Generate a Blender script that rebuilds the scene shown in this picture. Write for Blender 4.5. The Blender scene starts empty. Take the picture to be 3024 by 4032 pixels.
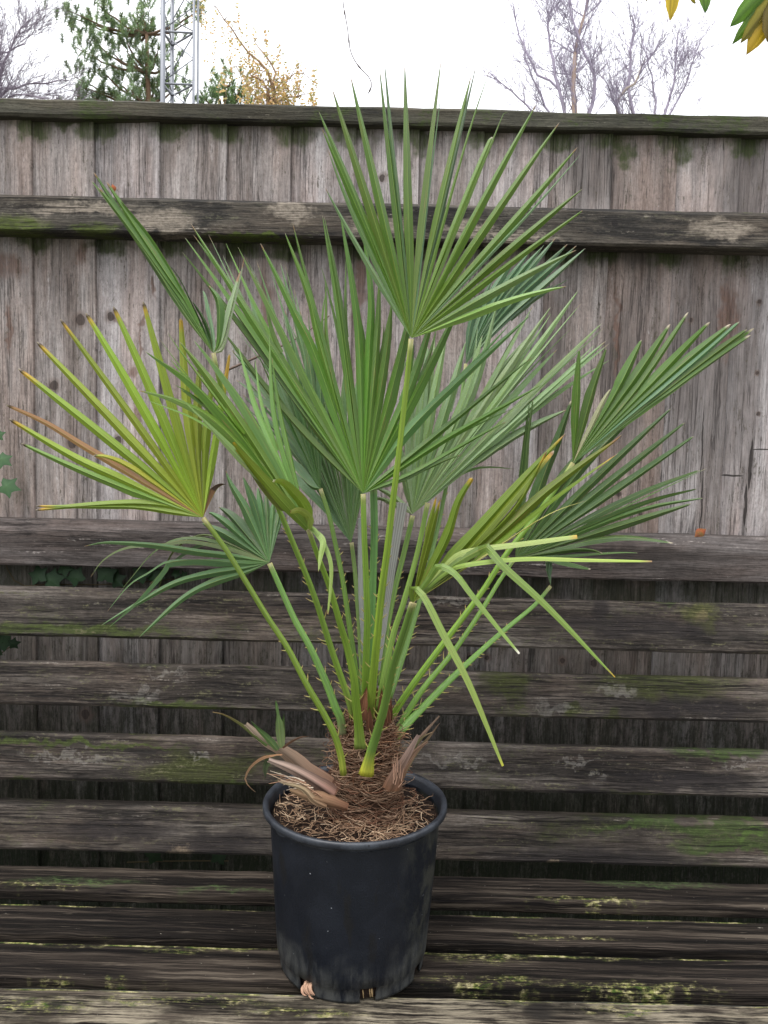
import bpy, math, random
from mathutils import Vector, noise
random.seed(7)
R = math.radians
SC = bpy.context.scene
COL = SC.collection

# ------------------------------------------------------------------ camera
H = 1.22; PITCH = R(4.7); ROLL = R(1.42); FPX = 3136.0
cr0 = Vector((1, 0, 0)); cu0 = Vector((0, math.sin(PITCH), math.cos(PITCH))); cf = Vector((0, math.cos(PITCH), -math.sin(PITCH)))
cr = cr0 * math.cos(ROLL) + cu0 * math.sin(ROLL); cu = cu0 * math.cos(ROLL) - cr0 * math.sin(ROLL)
cam_d = bpy.data.cameras.new('camera'); cam = bpy.data.objects.new('camera', cam_d); COL.objects.link(cam)
cam_d.sensor_fit = 'VERTICAL'; cam_d.sensor_height = 36; cam_d.sensor_width = 27; cam_d.lens = 28
cam_d.clip_start = 0.05; cam_d.clip_end = 500
from mathutils import Matrix
m = Matrix((cr, cu, -cf)).transposed().to_4x4(); m.translation = Vector((0, 0, H)); cam.matrix_world = m
SC.camera = cam

def at(px, py, Y):            # point of the real scene at depth Y seen at photo pixel (3024x4032)
    d = cf + cr * ((px - 1512) / FPX) + cu * ((2016 - py) / FPX)
    return Vector((0, 0, H)) + d * (Y / d.y)
def atz(px, py, z):
    d = cf + cr * ((px - 1512) / FPX) + cu * ((2016 - py) / FPX)
    return Vector((0, 0, H)) + d * ((z - H) / d.z)

# ------------------------------------------------------------------ light
SUN_EL, SUN_AZ = R(60), R(-140)     # overcast, light a little from behind left
w = bpy.data.worlds.new('World'); SC.world = w; w.use_nodes = True
nt = w.node_tree; bg = nt.nodes['Background']
sky = nt.nodes.new('ShaderNodeTexSky'); sky.sky_type = 'NISHITA'; sky.sun_disc = False
sky.sun_elevation = SUN_EL; sky.sun_rotation = SUN_AZ; sky.dust_density = 3; sky.ozone_density = 1
hs = nt.nodes.new('ShaderNodeHueSaturation'); hs.inputs['Saturation'].default_value = 0.22
mx = nt.nodes.new('ShaderNodeMix'); mx.data_type = 'RGBA'; mx.inputs[0].default_value = 0.62
mx.inputs[7].default_value = (15.0, 15.2, 15.8, 1)
nt.links.new(sky.outputs[0], hs.inputs['Color']); nt.links.new(hs.outputs[0], mx.inputs[6])
# overcast sky: brighter overhead than at the horizon
tcw = nt.nodes.new('ShaderNodeTexCoord'); sxw = nt.nodes.new('ShaderNodeSeparateXYZ'); nt.links.new(tcw.outputs['Generated'], sxw.inputs[0])
mrw = nt.nodes.new('ShaderNodeMapRange'); mrw.inputs[1].default_value = 0; mrw.inputs[2].default_value = 1; mrw.inputs[3].default_value = .34; mrw.inputs[4].default_value = 1.4
nt.links.new(sxw.outputs[2], mrw.inputs[0]); vmw = nt.nodes.new('ShaderNodeVectorMath'); vmw.operation = 'SCALE'
nt.links.new(mx.outputs[2], vmw.inputs[0]); nt.links.new(mrw.outputs[0], vmw.inputs['Scale']); nt.links.new(vmw.outputs[0], bg.inputs[0])
bg.inputs[1].default_value = 0.15
sd = bpy.data.lights.new('sun', 'SUN'); sd.energy = 1.1; sd.angle = R(18); sd.color = (1, .96, .9)
so = bpy.data.objects.new('sun', sd); COL.objects.link(so)
sdir = Vector((math.sin(SUN_AZ) * math.cos(SUN_EL), math.cos(SUN_AZ) * math.cos(SUN_EL), math.sin(SUN_EL)))
so.rotation_euler = sdir.to_track_quat('Z', 'Y').to_euler(); so.location = (0, -2, 6)
SC.view_settings.view_transform = 'Standard'; SC.view_settings.look = 'None'
SC.view_settings.exposure = 0.62; SC.view_settings.gamma = 1; SC.view_settings.use_curve_mapping = False

# ------------------------------------------------------------------ mesh builder
class MB:
    def __init__(s): s.v = []; s.f = []; s.a = []; s.c = []
    def vert(s, p, a=(0, 0, 0), c=(1, 1, 1, 0)):
        s.v.append(tuple(p)); s.a.append(tuple(a)); s.c.append(tuple(c) if len(c) == 4 else (*c, 0)); return len(s.v) - 1
    def build(s, name, mat, parent=None, smooth=True):
        me = bpy.data.meshes.new(name); me.from_pydata(s.v, [], s.f); me.materials.append(mat)
        at_ = me.attributes.new('gco', 'FLOAT_VECTOR', 'POINT'); at_.data.foreach_set('vector', [x for t in s.a for x in t])
        ac = me.attributes.new('lcol', 'FLOAT_COLOR', 'POINT'); ac.data.foreach_set('color', [x for t in s.c for x in t])
        if smooth: me.polygons.foreach_set('use_smooth', [True] * len(me.polygons))
        me.update()
        o = bpy.data.objects.new(name, me); COL.objects.link(o)
        if parent:
            o.parent = parent; o.matrix_parent_inverse = Matrix.Translation(-parent.location)
        return o
    def tube(s, pts, rad, n=6, c=(1, 1, 1, 0), flat=1.0, flatdir=None, rnd=None, c2=None, cap=True):
        pts = [Vector(p) for p in pts]; N = len(pts)
        if not hasattr(rad, '__len__'): rad = [rad] * N
        rnd = random.random() * 10 if rnd is None else rnd
        t0 = (pts[1] - pts[0]).normalized()
        u = flatdir - t0 * flatdir.dot(t0) if flatdir is not None else t0.orthogonal()
        u.normalize(); L = 0; rings = []
        for i, p in enumerate(pts):
            t = (pts[min(i + 1, N - 1)] - pts[max(i - 1, 0)])
            if t.length < 1e-9: t = t0
            t.normalize(); u = (u - t * u.dot(t)); u.normalize(); v = t.cross(u)
            if i: L += (p - pts[i - 1]).length
            k = i / (N - 1); cc = c if c2 is None else tuple(a + (b - a) * k for a, b in zip(c, c2))
            rings.append([s.vert(p + (u * math.cos(a) + v * math.sin(a) * flat) * rad[i], (L, j / n, rnd), cc) for j, a in ((j, 2 * math.pi * j / n) for j in range(n))])
        for a, b in zip(rings, rings[1:]):
            for j in range(n): s.f.append((a[j], a[(j + 1) % n], b[(j + 1) % n], b[j]))
        if cap:
            s.f.append(tuple(reversed(rings[0]))); s.f.append(tuple(rings[-1]))

def tag(o, label=None, cat=None, group=None, kind=None):
    if label: o['label'] = label
    if cat: o['category'] = cat
    if group: o['group'] = group
    if kind: o['kind'] = kind
    return o
def empty(name, loc, **k):
    o = bpy.data.objects.new(name, None); o.location = loc; COL.objects.link(o); o.empty_display_size = .05
    return tag(o, **k)

def smooth_line(P, n):
    P = [Vector(p) for p in P]
    if len(P) == 2: return [P[0].lerp(P[1], i / (n - 1)) for i in range(n)]
    Q = [P[0] * 2 - P[1]] + P + [P[-1] * 2 - P[-2]]; out = []
    D = []
    for i in range(len(P) - 1):
        for j in range(12):
            t = j / 12; a, b, c, d = Q[i:i + 4]
            D.append(.5 * ((2 * b) + (c - a) * t + (2 * a - 5 * b + 4 * c - d) * t * t + (3 * b - a - 3 * c + d) * t ** 3))
    D.append(P[-1])
    cum = [0]
    for a, b in zip(D, D[1:]): cum.append(cum[-1] + (b - a).length)
    j = 0
    for i in range(n):
        s_ = cum[-1] * i / (n - 1)
        while j < len(D) - 2 and cum[j + 1] < s_: j += 1
        seg = cum[j + 1] - cum[j] or 1e-9
        out.append(D[j].lerp(D[j + 1], min(1, max(0, (s_ - cum[j]) / seg))))
    return out

# ------------------------------------------------------------------ materials
class NT:
    def __init__(s, name):
        s.m = bpy.data.materials.new(name); s.m.use_nodes = True; s.t = s.m.node_tree; s.b = s.t.nodes['Principled BSDF']; s.out = s.t.nodes['Material Output']
    def n(s, t, **k):
        x = s.t.nodes.new(t)
        for a, b in k.items(): setattr(x, a, b)
        return x
    def l(s, a, b): s.t.links.new(a, b)
    def put(s, v, sock):
        if isinstance(v, bpy.types.NodeSocket): s.l(v, sock)
        elif v is not None: sock.default_value = v
    def attr(s, name): return s.n('ShaderNodeAttribute', attribute_name=name)
    def obj(s): return s.n('ShaderNodeTexCoord').outputs['Object']
    def mul(s, v, k, off=(0, 0, 0)):
        x = s.n('ShaderNodeVectorMath', operation='MULTIPLY_ADD'); s.l(v, x.inputs[0]); x.inputs[1].default_value = k; x.inputs[2].default_value = off; return x.outputs[0]
    def vadd(s, a, b):
        x = s.n('ShaderNodeVectorMath', operation='ADD'); s.put(a, x.inputs[0]); s.put(b, x.inputs[1]); return x.outputs[0]
    def noise(s, v, scale=1, detail=4, rough=.55, dist=0, col=False):
        x = s.n('ShaderNodeTexNoise'); s.l(v, x.inputs['Vector']); x.inputs['Scale'].default_value = scale; x.inputs['Detail'].default_value = detail
        x.inputs['Roughness'].default_value = rough; x.inputs['Distortion'].default_value = dist
        return x.outputs['Color'] if col else x.outputs['Fac']
    def math(s, op, a, b=None, clamp=False):
        x = s.n('ShaderNodeMath', operation=op, use_clamp=clamp); s.put(a, x.inputs[0]); s.put(b, x.inputs[1]); return x.outputs[0]
    def rng(s, v, a, b, c=0., d=1., sm=True):
        x = s.n('ShaderNodeMapRange', interpolation_type='SMOOTHSTEP' if sm else 'LINEAR'); s.l(v, x.inputs[0])
        for i, q in enumerate((a, b, c, d)): x.inputs[i + 1].default_value = q
        return x.outputs[0]
    def mix(s, f, a, b, bt='MIX'):
        x = s.n('ShaderNodeMix', data_type='RGBA', blend_type=bt); s.put(f, x.inputs[0])
        for v, i in ((a, 6), (b, 7)):
            s.put((*v, 1) if isinstance(v, tuple) and len(v) == 3 else v, x.inputs[i])
        return x.outputs[2]
    def ramp(s, v, stops):
        x = s.n('ShaderNodeValToRGB'); s.l(v, x.inputs[0]); e = x.color_ramp.elements
        while len(e) < len(stops): e.new(.5)
        for el, (p, c) in zip(e, stops): el.position = p; el.color = (*c, 1)
        return x.outputs[0]
    def spots(s, vec, L, wob=.012, sc=40):
        """union mask of elliptical stains L=[(x,z,rx,rz)]"""
        wn = s.noise(vec, sc, 3, .6, col=True)
        v = s.vadd(vec, s.mul(wn, (wob * 2, 0, wob * 2), (-wob, 0, -wob)))
        acc = None
        for (x, z, rx, rz) in L:
            q = s.mul(v, (1 / rx, 0, 1 / rz), (-x / rx, 0, -z / rz))
            le = s.n('ShaderNodeVectorMath', operation='LENGTH'); s.l(q, le.inputs[0])
            r_ = s.rng(le.outputs['Value'], 1.15, .35)
            acc = r_ if acc is None else s.math('MAXIMUM', acc, r_)
        return acc

def wood(name, stops, fibre=.35, black=None, pale=None, algae=None, spots=(), bump=.5, rough=.8, cell=1.0, dash=0, tint=True, crack_s=.85):
    k = NT(name); a = k.attr('gco').outputs['Vector']; o = k.obj()
    wob = k.noise(k.mul(a, (5, 14, 1)), 1, 2, col=True)
    g = k.vadd(a, k.mul(wob, (0, .010, 0), (0, -.005, 0)))
    n1 = k.noise(k.mul(g, (1.6, 34, 17)), 1, 6, .68)
    n2 = k.noise(k.mul(g, (10, 300, 17)), 1, 4, .7)
    n3 = k.noise(k.mul(g, (3.0, 11 * cell, 31)), 1, 6, .68, .4)
    n4 = k.noise(k.mul(a, (110, 170, 9)), 1, 4, .75)
    n5 = k.noise(k.mul(g, (26, 190, 23), (1, 2, 3)), 1, 4, .7)
    c = k.ramp(k.math('ADD', k.math('ADD', k.math('MULTIPLY', n1, .55), k.math('MULTIPLY', n3, .45)), k.math('MULTIPLY', k.math('SUBTRACT', n5, .5), .25)), stops)
    hue = k.noise(k.mul(g, (2.4, 14, 13), (9, 4, 2)), 1, 4, .6)
    c = k.mix(1, c, k.ramp(hue, [(.38, (1.04, .97, .92)), (.50, (1, 1, .99)), (.62, (.96, .99, 1.0))]), 'MULTIPLY')
    if dash: c = k.mix(k.math('MULTIPLY', k.rng(n5, .60, .68), dash), c, (.045, .038, .036))
    if tint:
        ch = k.n('ShaderNodeSeparateColor'); k.l(k.noise(k.mul(a, (0, 0, 7.3)), 1, 0, col=True), ch.inputs[0])
        c = k.mix(1, c, k.ramp(ch.outputs[0], [(.38, (.70, .62, .58)), (.5, (1, .99, .98)), (.60, (1.18, 1.19, 1.22))]), 'MULTIPLY')
    if black:
        col, lo, hi = black
        f = k.rng(k.math('ADD', k.math('MULTIPLY', k.noise(k.mul(a, (4.5, 20, 5), (3, 3, 3)), 1, 8, .74), .8), k.math('MULTIPLY', n4, .2)), lo, hi)
        c = k.mix(k.math('MULTIPLY', f, .9), c, col)
    if pale:
        col, lo, hi = pale
        f = k.rng(k.math('ADD', k.math('MULTIPLY', k.noise(k.mul(g, (8, 70, 5), (8, 1, 3)), 1, 8, .76), .75), k.math('MULTIPLY', n4, .25)), lo, hi)
        c = k.mix(f, c, col)
    if algae:
        col, lo, hi = algae
        f = k.rng(k.math('ADD', k.math('MULTIPLY', k.noise(k.mul(o, (5, 5, 9)), 1, 8, .72), .75), k.math('MULTIPLY', n4, .25)), lo, hi)
        c = k.mix(k.math('MULTIPLY', f, .85), c, col)
    cn = k.noise(k.mul(g, (1.3, 55, 17), (6, 2, 4)), 1, 5, .6)
    ck = k.math('MULTIPLY', k.rng(k.math('ABSOLUTE', k.math('SUBTRACT', cn, .5)), .016, .004), k.rng(k.noise(k.mul(a, (3, 12, 5), (1, 8, 2)), 1, 3), .46, .54))
    brk = k.math('ADD', k.math('MULTIPLY', n4, .35), k.math('ADD', k.math('MULTIPLY', k.noise(k.mul(g, (12, 60, 5), (2, 7, 3)), 1, 6, .75), .45), k.math('MULTIPLY', n5, .20)))
    for (L, col, st, wb, sc) in spots:
        f = k.spots(o, L, wb, sc)
        if st <= 1: f = k.rng(k.math('ADD', k.math('MULTIPLY', f, .66), k.math('MULTIPLY', k.math('SUBTRACT', brk, .52), 2.2)), .06, .66, 0., st, False)
        else: f = k.math('MULTIPLY', k.rng(f, .28, .62), min(1, st - 1 + .1))
        c = k.mix(f, c, col)
    c = k.mix(1, c, k.ramp(n2, [(.32, (1 - fibre,) * 3), (.5, (1.0,) * 3), (.68, (1 + fibre * .5,) * 3)]), 'MULTIPLY')
    c = k.mix(1, c, k.ramp(n4, [(.32, (.72,) * 3), (.5, (1.0,) * 3), (.68, (1.22,) * 3)]), 'MULTIPLY')
    c = k.mix(k.math('MULTIPLY', ck, crack_s), c, (.012, .009, .008))
    k.l(c, k.b.inputs['Base Color'])
    k.b.inputs['Roughness'].default_value = rough; k.b.inputs['Specular IOR Level'].default_value = .25
    bm_ = k.n('ShaderNodeBump'); bm_.inputs['Strength'].default_value = bump; bm_.inputs['Distance'].default_value = .004
    hgt = k.math('ADD', k.math('ADD', k.math('SUBTRACT', n1, k.math('MULTIPLY', ck, .6)), k.math('MULTIPLY', n2, .6)), k.math('MULTIPLY', n4, .35))
    k.l(hgt, bm_.inputs['Height']); k.l(bm_.outputs[0], k.b.inputs['Normal'])
    return k.m

def plain(name, col, rough=.7, var=.25, scale=30, bump=0, spec=.3, col2=None):
    k = NT(name); o = k.obj(); n_ = k.noise(o, scale, 5, .6)
    c = k.mix(n_, tuple(x * (1 - var) for x in col), tuple(x * (1 + var) for x in (col2 or col)))
    k.l(c, k.b.inputs['Base Color']); k.b.inputs['Roughness'].default_value = rough; k.b.inputs['Specular IOR Level'].default_value = spec
    if bump:
        b_ = k.n('ShaderNodeBump'); b_.inputs['Strength'].default_value = bump; b_.inputs['Distance'].default_value = .004; k.l(n_, b_.inputs['Height']); k.l(b_.outputs[0], k.b.inputs['Normal'])
    return k.m

def vcol_mat(name, rough=.6, spec=.35, transl=0, streak=True, lesions=False, bump=.15):
    k = NT(name); a = k.attr('gco').outputs['Vector']; vc = k.attr('lcol'); c = vc.outputs['Color']
    if streak:
        s1 = k.noise(k.mul(a, (14, 9, 13)), 1, 4, .6)
        c = k.mix(1, c, k.ramp(s1, [(.3, (.74, .78, .74)), (.7, (1.2, 1.16, 1.15))]), 'MULTIPLY')
        s2 = k.noise(k.mul(a, (4, 26, 13)), 1, 2, .5)
        c = k.mix(1, c, k.ramp(s2, [(.35, (.82, .84, .82)), (.65, (1.14, 1.12, 1.1))]), 'MULTIPLY')
    if lesions:
        sep = k.n('ShaderNodeSeparateXYZ'); k.l(a, sep.inputs[0]); av = k.math('ABSOLUTE', sep.outputs[1])
        mid = k.rng(av, .10, .02); c = k.mix(k.math('MULTIPLY', mid, .45), c, (.22, .32, .06))
        edg = k.rng(av, .90, .99); c = k.mix(k.math('MULTIPLY', edg, .35), c, (.10, .10, .03))
        le = k.rng(k.noise(k.mul(a, (15, 4.5, 17), (5, 5, 5)), 1, 5, .72), .60, .655)
        c = k.mix(k.math('MULTIPLY', le, .75), c, (.20, .12, .045))
        sp = k.math('MAXIMUM', k.math('MULTIPLY', k.rng(k.noise(k.mul(a, (30, 3, 17)), 1, 5, .75), .35, .70), .55), k.rng(k.noise(k.obj(), 520, 2, .7), .60, .70))
        c = k.mix(k.math('MULTIPLY', sp, k.math('MULTIPLY', vc.outputs['Alpha'], .78)), c, (.30, .38, .30))
        b_ = k.n('ShaderNodeBump'); b_.inputs['Strength'].default_value = bump; b_.inputs['Distance'].default_value = .001
        k.l(k.noise(k.mul(a, (3, 30, 11)), 1, 2), b_.inputs['Height']); k.l(b_.outputs[0], k.b.inputs['Normal'])
    k.l(c, k.b.inputs['Base Color']); k.b.inputs['Roughness'].default_value = rough; k.b.inputs['Specular IOR Level'].default_value = spec
    if transl:
        tr = k.n('ShaderNodeBsdfTranslucent'); k.l(k.mix(1, c, (1.3, 1.35, .6), 'MULTIPLY'), tr.inputs[0])
        ms = k.n('ShaderNodeMixShader'); ms.inputs[0].default_value = transl
        k.l(k.b.outputs[0], ms.inputs[1]); k.l(tr.outputs[0], ms.inputs[2]); k.l(ms.outputs[0], k.out.inputs[0])
    return k.m

M_leaf = vcol_mat('palm_leaf', .40, .40, .16, True, True, .3)
M_stalk = vcol_mat('palm_stalk', .45, .4, 0, True)
M_fibre = vcol_mat('palm_fibre', .85, .15, 0, True)
M_twig = vcol_mat('bark_twig', .85, .15, 0, False)
M_fol = vcol_mat('foliage', .6, .3, .4, False)

# ------------------------------------------------------------------ setting: ground, far ground
gb = MB()
for x, y in ((-150, -40), (150, -40), (150, 260), (-150, 260)): gb.vert((x, y, 0), (x, y, 0))
gb.f.append((0, 1, 2, 3))
k = NT('ground_paving'); o_ = k.obj()
c_ = k.ramp(k.noise(o_, 9, 8, .65), [(.3, (.045, .04, .03)), (.5, (.09, .085, .07)), (.7, (.07, .09, .035))]); k.l(c_, k.b.inputs['Base Color']); k.b.inputs['Roughness'].default_value = .9
tag(gb.build('ground', k.m, smooth=False), kind='structure')

# ------------------------------------------------------------------ fence
YB = 1.72          # front of the boards
YR = 1.655         # front of the rails
YC = 1.692
def cy(y, Y): return at(1512, y, Y).z
Z_CAP_T, Z_CAP_B = cy(419, YC), cy(489, YC)
def sx(o, f): return o

def board_x(px, py): return at(px, py, YB).x
fence = empty('wooden_fence', (0, YB, 0), label='weathered grey featheredge board fence with mossy rails and capping, behind the bench', cat='fence')
# visible joints read off the photo at y ~ 520 px
jx = [124, 376, 630, 895, 1145, 1402, 1654, 1908, 2166, 2416, 2673, 2920]
edges = [board_x(p, 470 + (p - 1512) * .0248) for p in jx]
step = (edges[-1] - edges[0]) / (len(edges) - 1)
while edges[0] > -2.4: edges.insert(0, edges[0] - step)
while edges[-1] < 2.4: edges.append(edges[-1] + step)
fb = MB()
for i in range(len(edges) - 1):
    x0, x1 = edges[i] - .018, edges[i + 1]
    rnd = random.random() * 20; NZ = 40; sw = random.uniform(-.002, .002)
    # wedge: thin (left, tucked) to thick (right, proud)
    cols = [(x0, YB + .004, 0), ((x0 + x1) / 2, YB - .0005, .5), (x1 - .0015, YB - .0065, .98), (x1, YB - .005, 1), (x1, YB + .006, 1.05)]
    prev = None
    for j in range(NZ + 1):
        z = .03 + (Z_CAP_B + .01 - .03) * j / NZ
        wv = .0014 * noise.noise(Vector((i * 3.1, z * 4, 0))) + sw * math.sin(z * 2.2)
        row = [fb.vert((x + (wv if q > 1 else 0), y + .0012 * noise.noise(Vector((i * 7., z * 3, q))), z), (z, x - x0, rnd)) for q, (x, y, u) in enumerate(cols)]
        if prev:
            for q in range(len(cols) - 1): fb.f.append((prev[q], prev[q + 1], row[q + 1], row[q]))
        prev = row
KN = [(320, 1260, 22), (435, 1245, 18), (212, 1518, 20), (285, 1745, 22), (465, 1732, 16), (2540, 2040, 11), (2520, 2022, 9), (2435, 1945, 12), (1600, 800, 1), (2690, 1258, 9), (1505, 700, 14), (2990, 1190, 10), (2980, 1470, 8), (2985, 1630, 8), (1850, 2591, 14), (2215, 2600, 14), (2340, 2612, 16), (1920, 2590, 12), (340, 2810, 22), (2720, 1260, 9)]
knots = [(at(x, y, YB).x, at(x, y, YB).z, 1.05 * r * YB / FPX, r * YB / FPX * 1.2) for x, y, r in KN if r > 1]
def S(L, Y): return [(at(x, y, Y).x, at(x, y, Y).z, rx * Y / FPX, ry * Y / FPX) for x, y, rx, ry in L]
brown_streak = S([(620, 1130, 14, 60), (560, 1250, 12, 45), (565, 1380, 8, 120), (330, 1010, 22, 50), (480, 1260, 45, 22), (40, 1300, 16, 120), (2430, 1300, 14, 240), (1060, 1200, 45, 170), (1420, 1150, 30, 200), (2860, 1250, 45, 200), (545, 1600, 10, 120), (525, 1470, 40, 25), (30, 1050, 110, 60)], YB)
crack = S([(2760, 1990, 4, 150), (2955, 1830, 9, 130), (2935, 1990, 8, 110), (2880, 1873, 60, 5), (3000, 1770, 50, 4), (2763, 1750, 3, 200)], YB)
alg_top = [(x, Z_CAP_B - .012, .055, .035) for x in [edges[q] + random.uniform(-.01, .03) for q in range(len(edges)) if -1 < edges[q] < 1]] + \
          [(x, cy(975, YB), .05, .04) for x in [edges[q] + random.uniform(-.02, .03) for q in range(len(edges)) if -1 < edges[q] < 1]] + S([(2210, 560, 90, 60), (2690, 600, 60, 90), (2470, 600, 60, 60), (300, 480, 160, 40), (420, 970, 120, 40), (700, 480, 120, 35)], YB)
low = [(x * .25 + random.uniform(-.05, .05), cy(2310, YB), .17, .05) for x in range(-5, 6)]  # strip below the lower rail: gap shade painted in, with algae green
shade_algae = [(0, .1, 6, 1.02)]; shade_algae2 = [(0, .0, 6, .72)]  # boards darken downward: shade behind the bench painted in, plus splash algae
halo = [(x, z, a_ * 1.8, b_ * 1.7) for x, z, a_, b_ in knots]
damp = S([(2400, 1000, 500, 60), (1000, 1000, 300, 40), (2950, 700, 160, 260), (2150, 1500, 90, 420), (2800, 1500, 300, 500), (2450, 1500, 110, 420), (2350, 700, 160, 160)], YB)
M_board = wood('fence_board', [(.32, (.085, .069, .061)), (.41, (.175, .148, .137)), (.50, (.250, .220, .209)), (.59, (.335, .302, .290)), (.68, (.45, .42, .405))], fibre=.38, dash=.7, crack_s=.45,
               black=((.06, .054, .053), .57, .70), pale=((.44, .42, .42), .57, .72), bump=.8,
               spots=[(damp, (.085, .074, .070), .75, .05, 9), (brown_streak, (.13, .072, .052), .72, .035, 16), (alg_top, (.04, .055, .014), .90, .04, 26), (low, (.028, .036, .016), .80, .05, 12), (shade_algae, (.034, .034, .024), .88, .05, 12), (shade_algae2, (.009, .014, .006), .97, .05, 12), (halo, (.12, .085, .07), .75, .006, 60), (knots, (.040, .030, .026), 1.7, .005, 70), (crack, (.02, .016, .014), 1.8, .004, 20)])
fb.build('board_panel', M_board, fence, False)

def rail(mb, prof, x0=-2.4, x1=2.4, rnd=0, n=160, wob=.0018, freq=7, sag=0):
    """prof = list of (y,z) front profile, swept along x"""
    prev = None; per = [0]
    for a, b in zip(prof, prof[1:]): per.append(per[-1] + math.hypot(b[0] - a[0], b[1] - a[1]))
    for i in range(n + 1):
        x = x0 + (x1 - x0) * i / n
        row = []
        for q, (y, z) in enumerate(prof):
            dn = noise.noise(Vector((x * freq, q * 1.7, rnd))) * wob + noise.noise(Vector((x * freq * 5, q * 3.7, rnd))) * wob * .5
            dm = noise.noise(Vector((x * freq, q * 1.7 + 40, rnd))) * wob * .6
            row.append(mb.vert((x, y + dm, z + dn + sag * x), (x, per[q], rnd)))
        if prev:
            m_ = len(prof)
            for q in range(m_): mb.f.append((prev[q], row[q], row[(q + 1) % m_], prev[(q + 1) % m_]))
        else: mb.f.append(tuple(reversed(row)))
        prev = row
    mb.f.append(tuple(prev))

def boxprof(yf, yb, z0, z1, ch=.003, topch=(0, 0)):
    cz, cyy = topch
    if cz:
        return [(yb, z0), (yf + ch, z0), (yf, z0 + ch), (yf, (z0 + z1) / 2), (yf, z1 - cz), (yf + cyy * .5, z1 - cz * .42), (yf + cyy, z1), (yb, z1)]
    return [(yb, z0), (yf + ch, z0), (yf, z0 + ch), (yf, (z0 + z1) / 2), (yf, z1 - ch), (yf + ch, z1), (yb, z1)]
rm = MB()
rail(rm, boxprof(YR, YB - .008, cy(943, YR), cy(791, YR), .004, (cy(791, YR) - cy(813, YR), .02)), rnd=3.3)
r1 = rm.build('rail', wood('rail_wood', [(.3, (0.0115, 0.0101, 0.0086)), (.43, (0.0360, 0.0310, 0.0259)), (.54, (0.0792, 0.0691, 0.0562)), (.68, (0.1440, 0.1260, 0.1044))], tint=False, black=((.014, .013, .012), .49, .57), pale=((.27, .24, .20), .57, .66), algae=((.05, .06, .015), .60, .70), bump=1.0,
      spots=[(S([(330, 820, 260, 34), (650, 870, 150, 60), (120, 880, 70, 34), (1500, 890, 150, 50), (1850, 900, 160, 30), (2010, 930, 240, 22), (1150, 830, 110, 40), (2850, 900, 160, 45)], YR), (.24, .205, .165), .95, .03, 30), (S([(80, 890, 150, 50), (370, 900, 120, 26), (1000, 930, 260, 12), (2990, 820, 60, 14), (2600, 800, 360, 10)], YR), (.055, .075, .012), .95, .02, 30), (S([(2420, 880, 16, 16)], YR), (.012, .01, .01), 1.8, .005, 60)]), fence, False)
rm = MB()
rail(rm, boxprof(YR, YB - .008, cy(2262, YR), cy(2083, YR), .004, (cy(2083, YR) - cy(2126, YR), .022)), rnd=8.3)
rm.build('rail', wood('lower_rail_wood', [(.3, (0.0154, 0.0119, 0.0105)), (.43, (0.0476, 0.0385, 0.0350)), (.54, (0.0875, 0.0735, 0.0686)), (.68, (0.1400, 0.1225, 0.1176))], tint=False, black=((.016, .013, .012), .52, .62), pale=((.30, .27, .25), .57, .66), algae=((.04, .055, .02), .64, .74), bump=.8,
      spots=[(S([(2300, 2180, 700, 45), (1500, 2180, 200, 50)], YR), (.022, .018, .016), .85, .03, 20)]), fence, False)
rm = MB()
rail(rm, boxprof(YC, 1.80, Z_CAP_B, Z_CAP_T, .004), rnd=5.1, wob=.003, freq=5)
rm.build('capping', wood('capping_wood', [(.3, (0.0136, 0.0127, 0.0102)), (.43, (0.0340, 0.0323, 0.0229)), (.54, (0.0612, 0.0578, 0.0425)), (.68, (0.1105, 0.1020, 0.0765))], tint=False, black=((.013, .013, .011), .52, .60), pale=((.22, .20, .155), .59, .68), algae=((.035, .052, .010), .50, .60), bump=.9), fence, False)
for px_ in (-1.9, 1.9):
    pb = MB(); rail(pb, [(1.73, .0), (1.73, .0), (1.80, 0), (1.80, 0)], 0, 1, 0, 1) if False else None
    for (x, y) in ((px_ - .05, YB + .012), (px_ + .05, YB + .012), (px_ + .05, YB + .09), (px_ - .05, YB + .09)):
        pb.vert((x, y, -.1), (0, x, 1)); pb.vert((x, y, Z_CAP_B - .004), (1.8, x, 1))
    for q in range(4): a = 2 * q; b = 2 * ((q + 1) % 4); pb.f.append((a, b, b + 1, a + 1))
    pb.build('post', M_board, fence, smooth=False)

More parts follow.
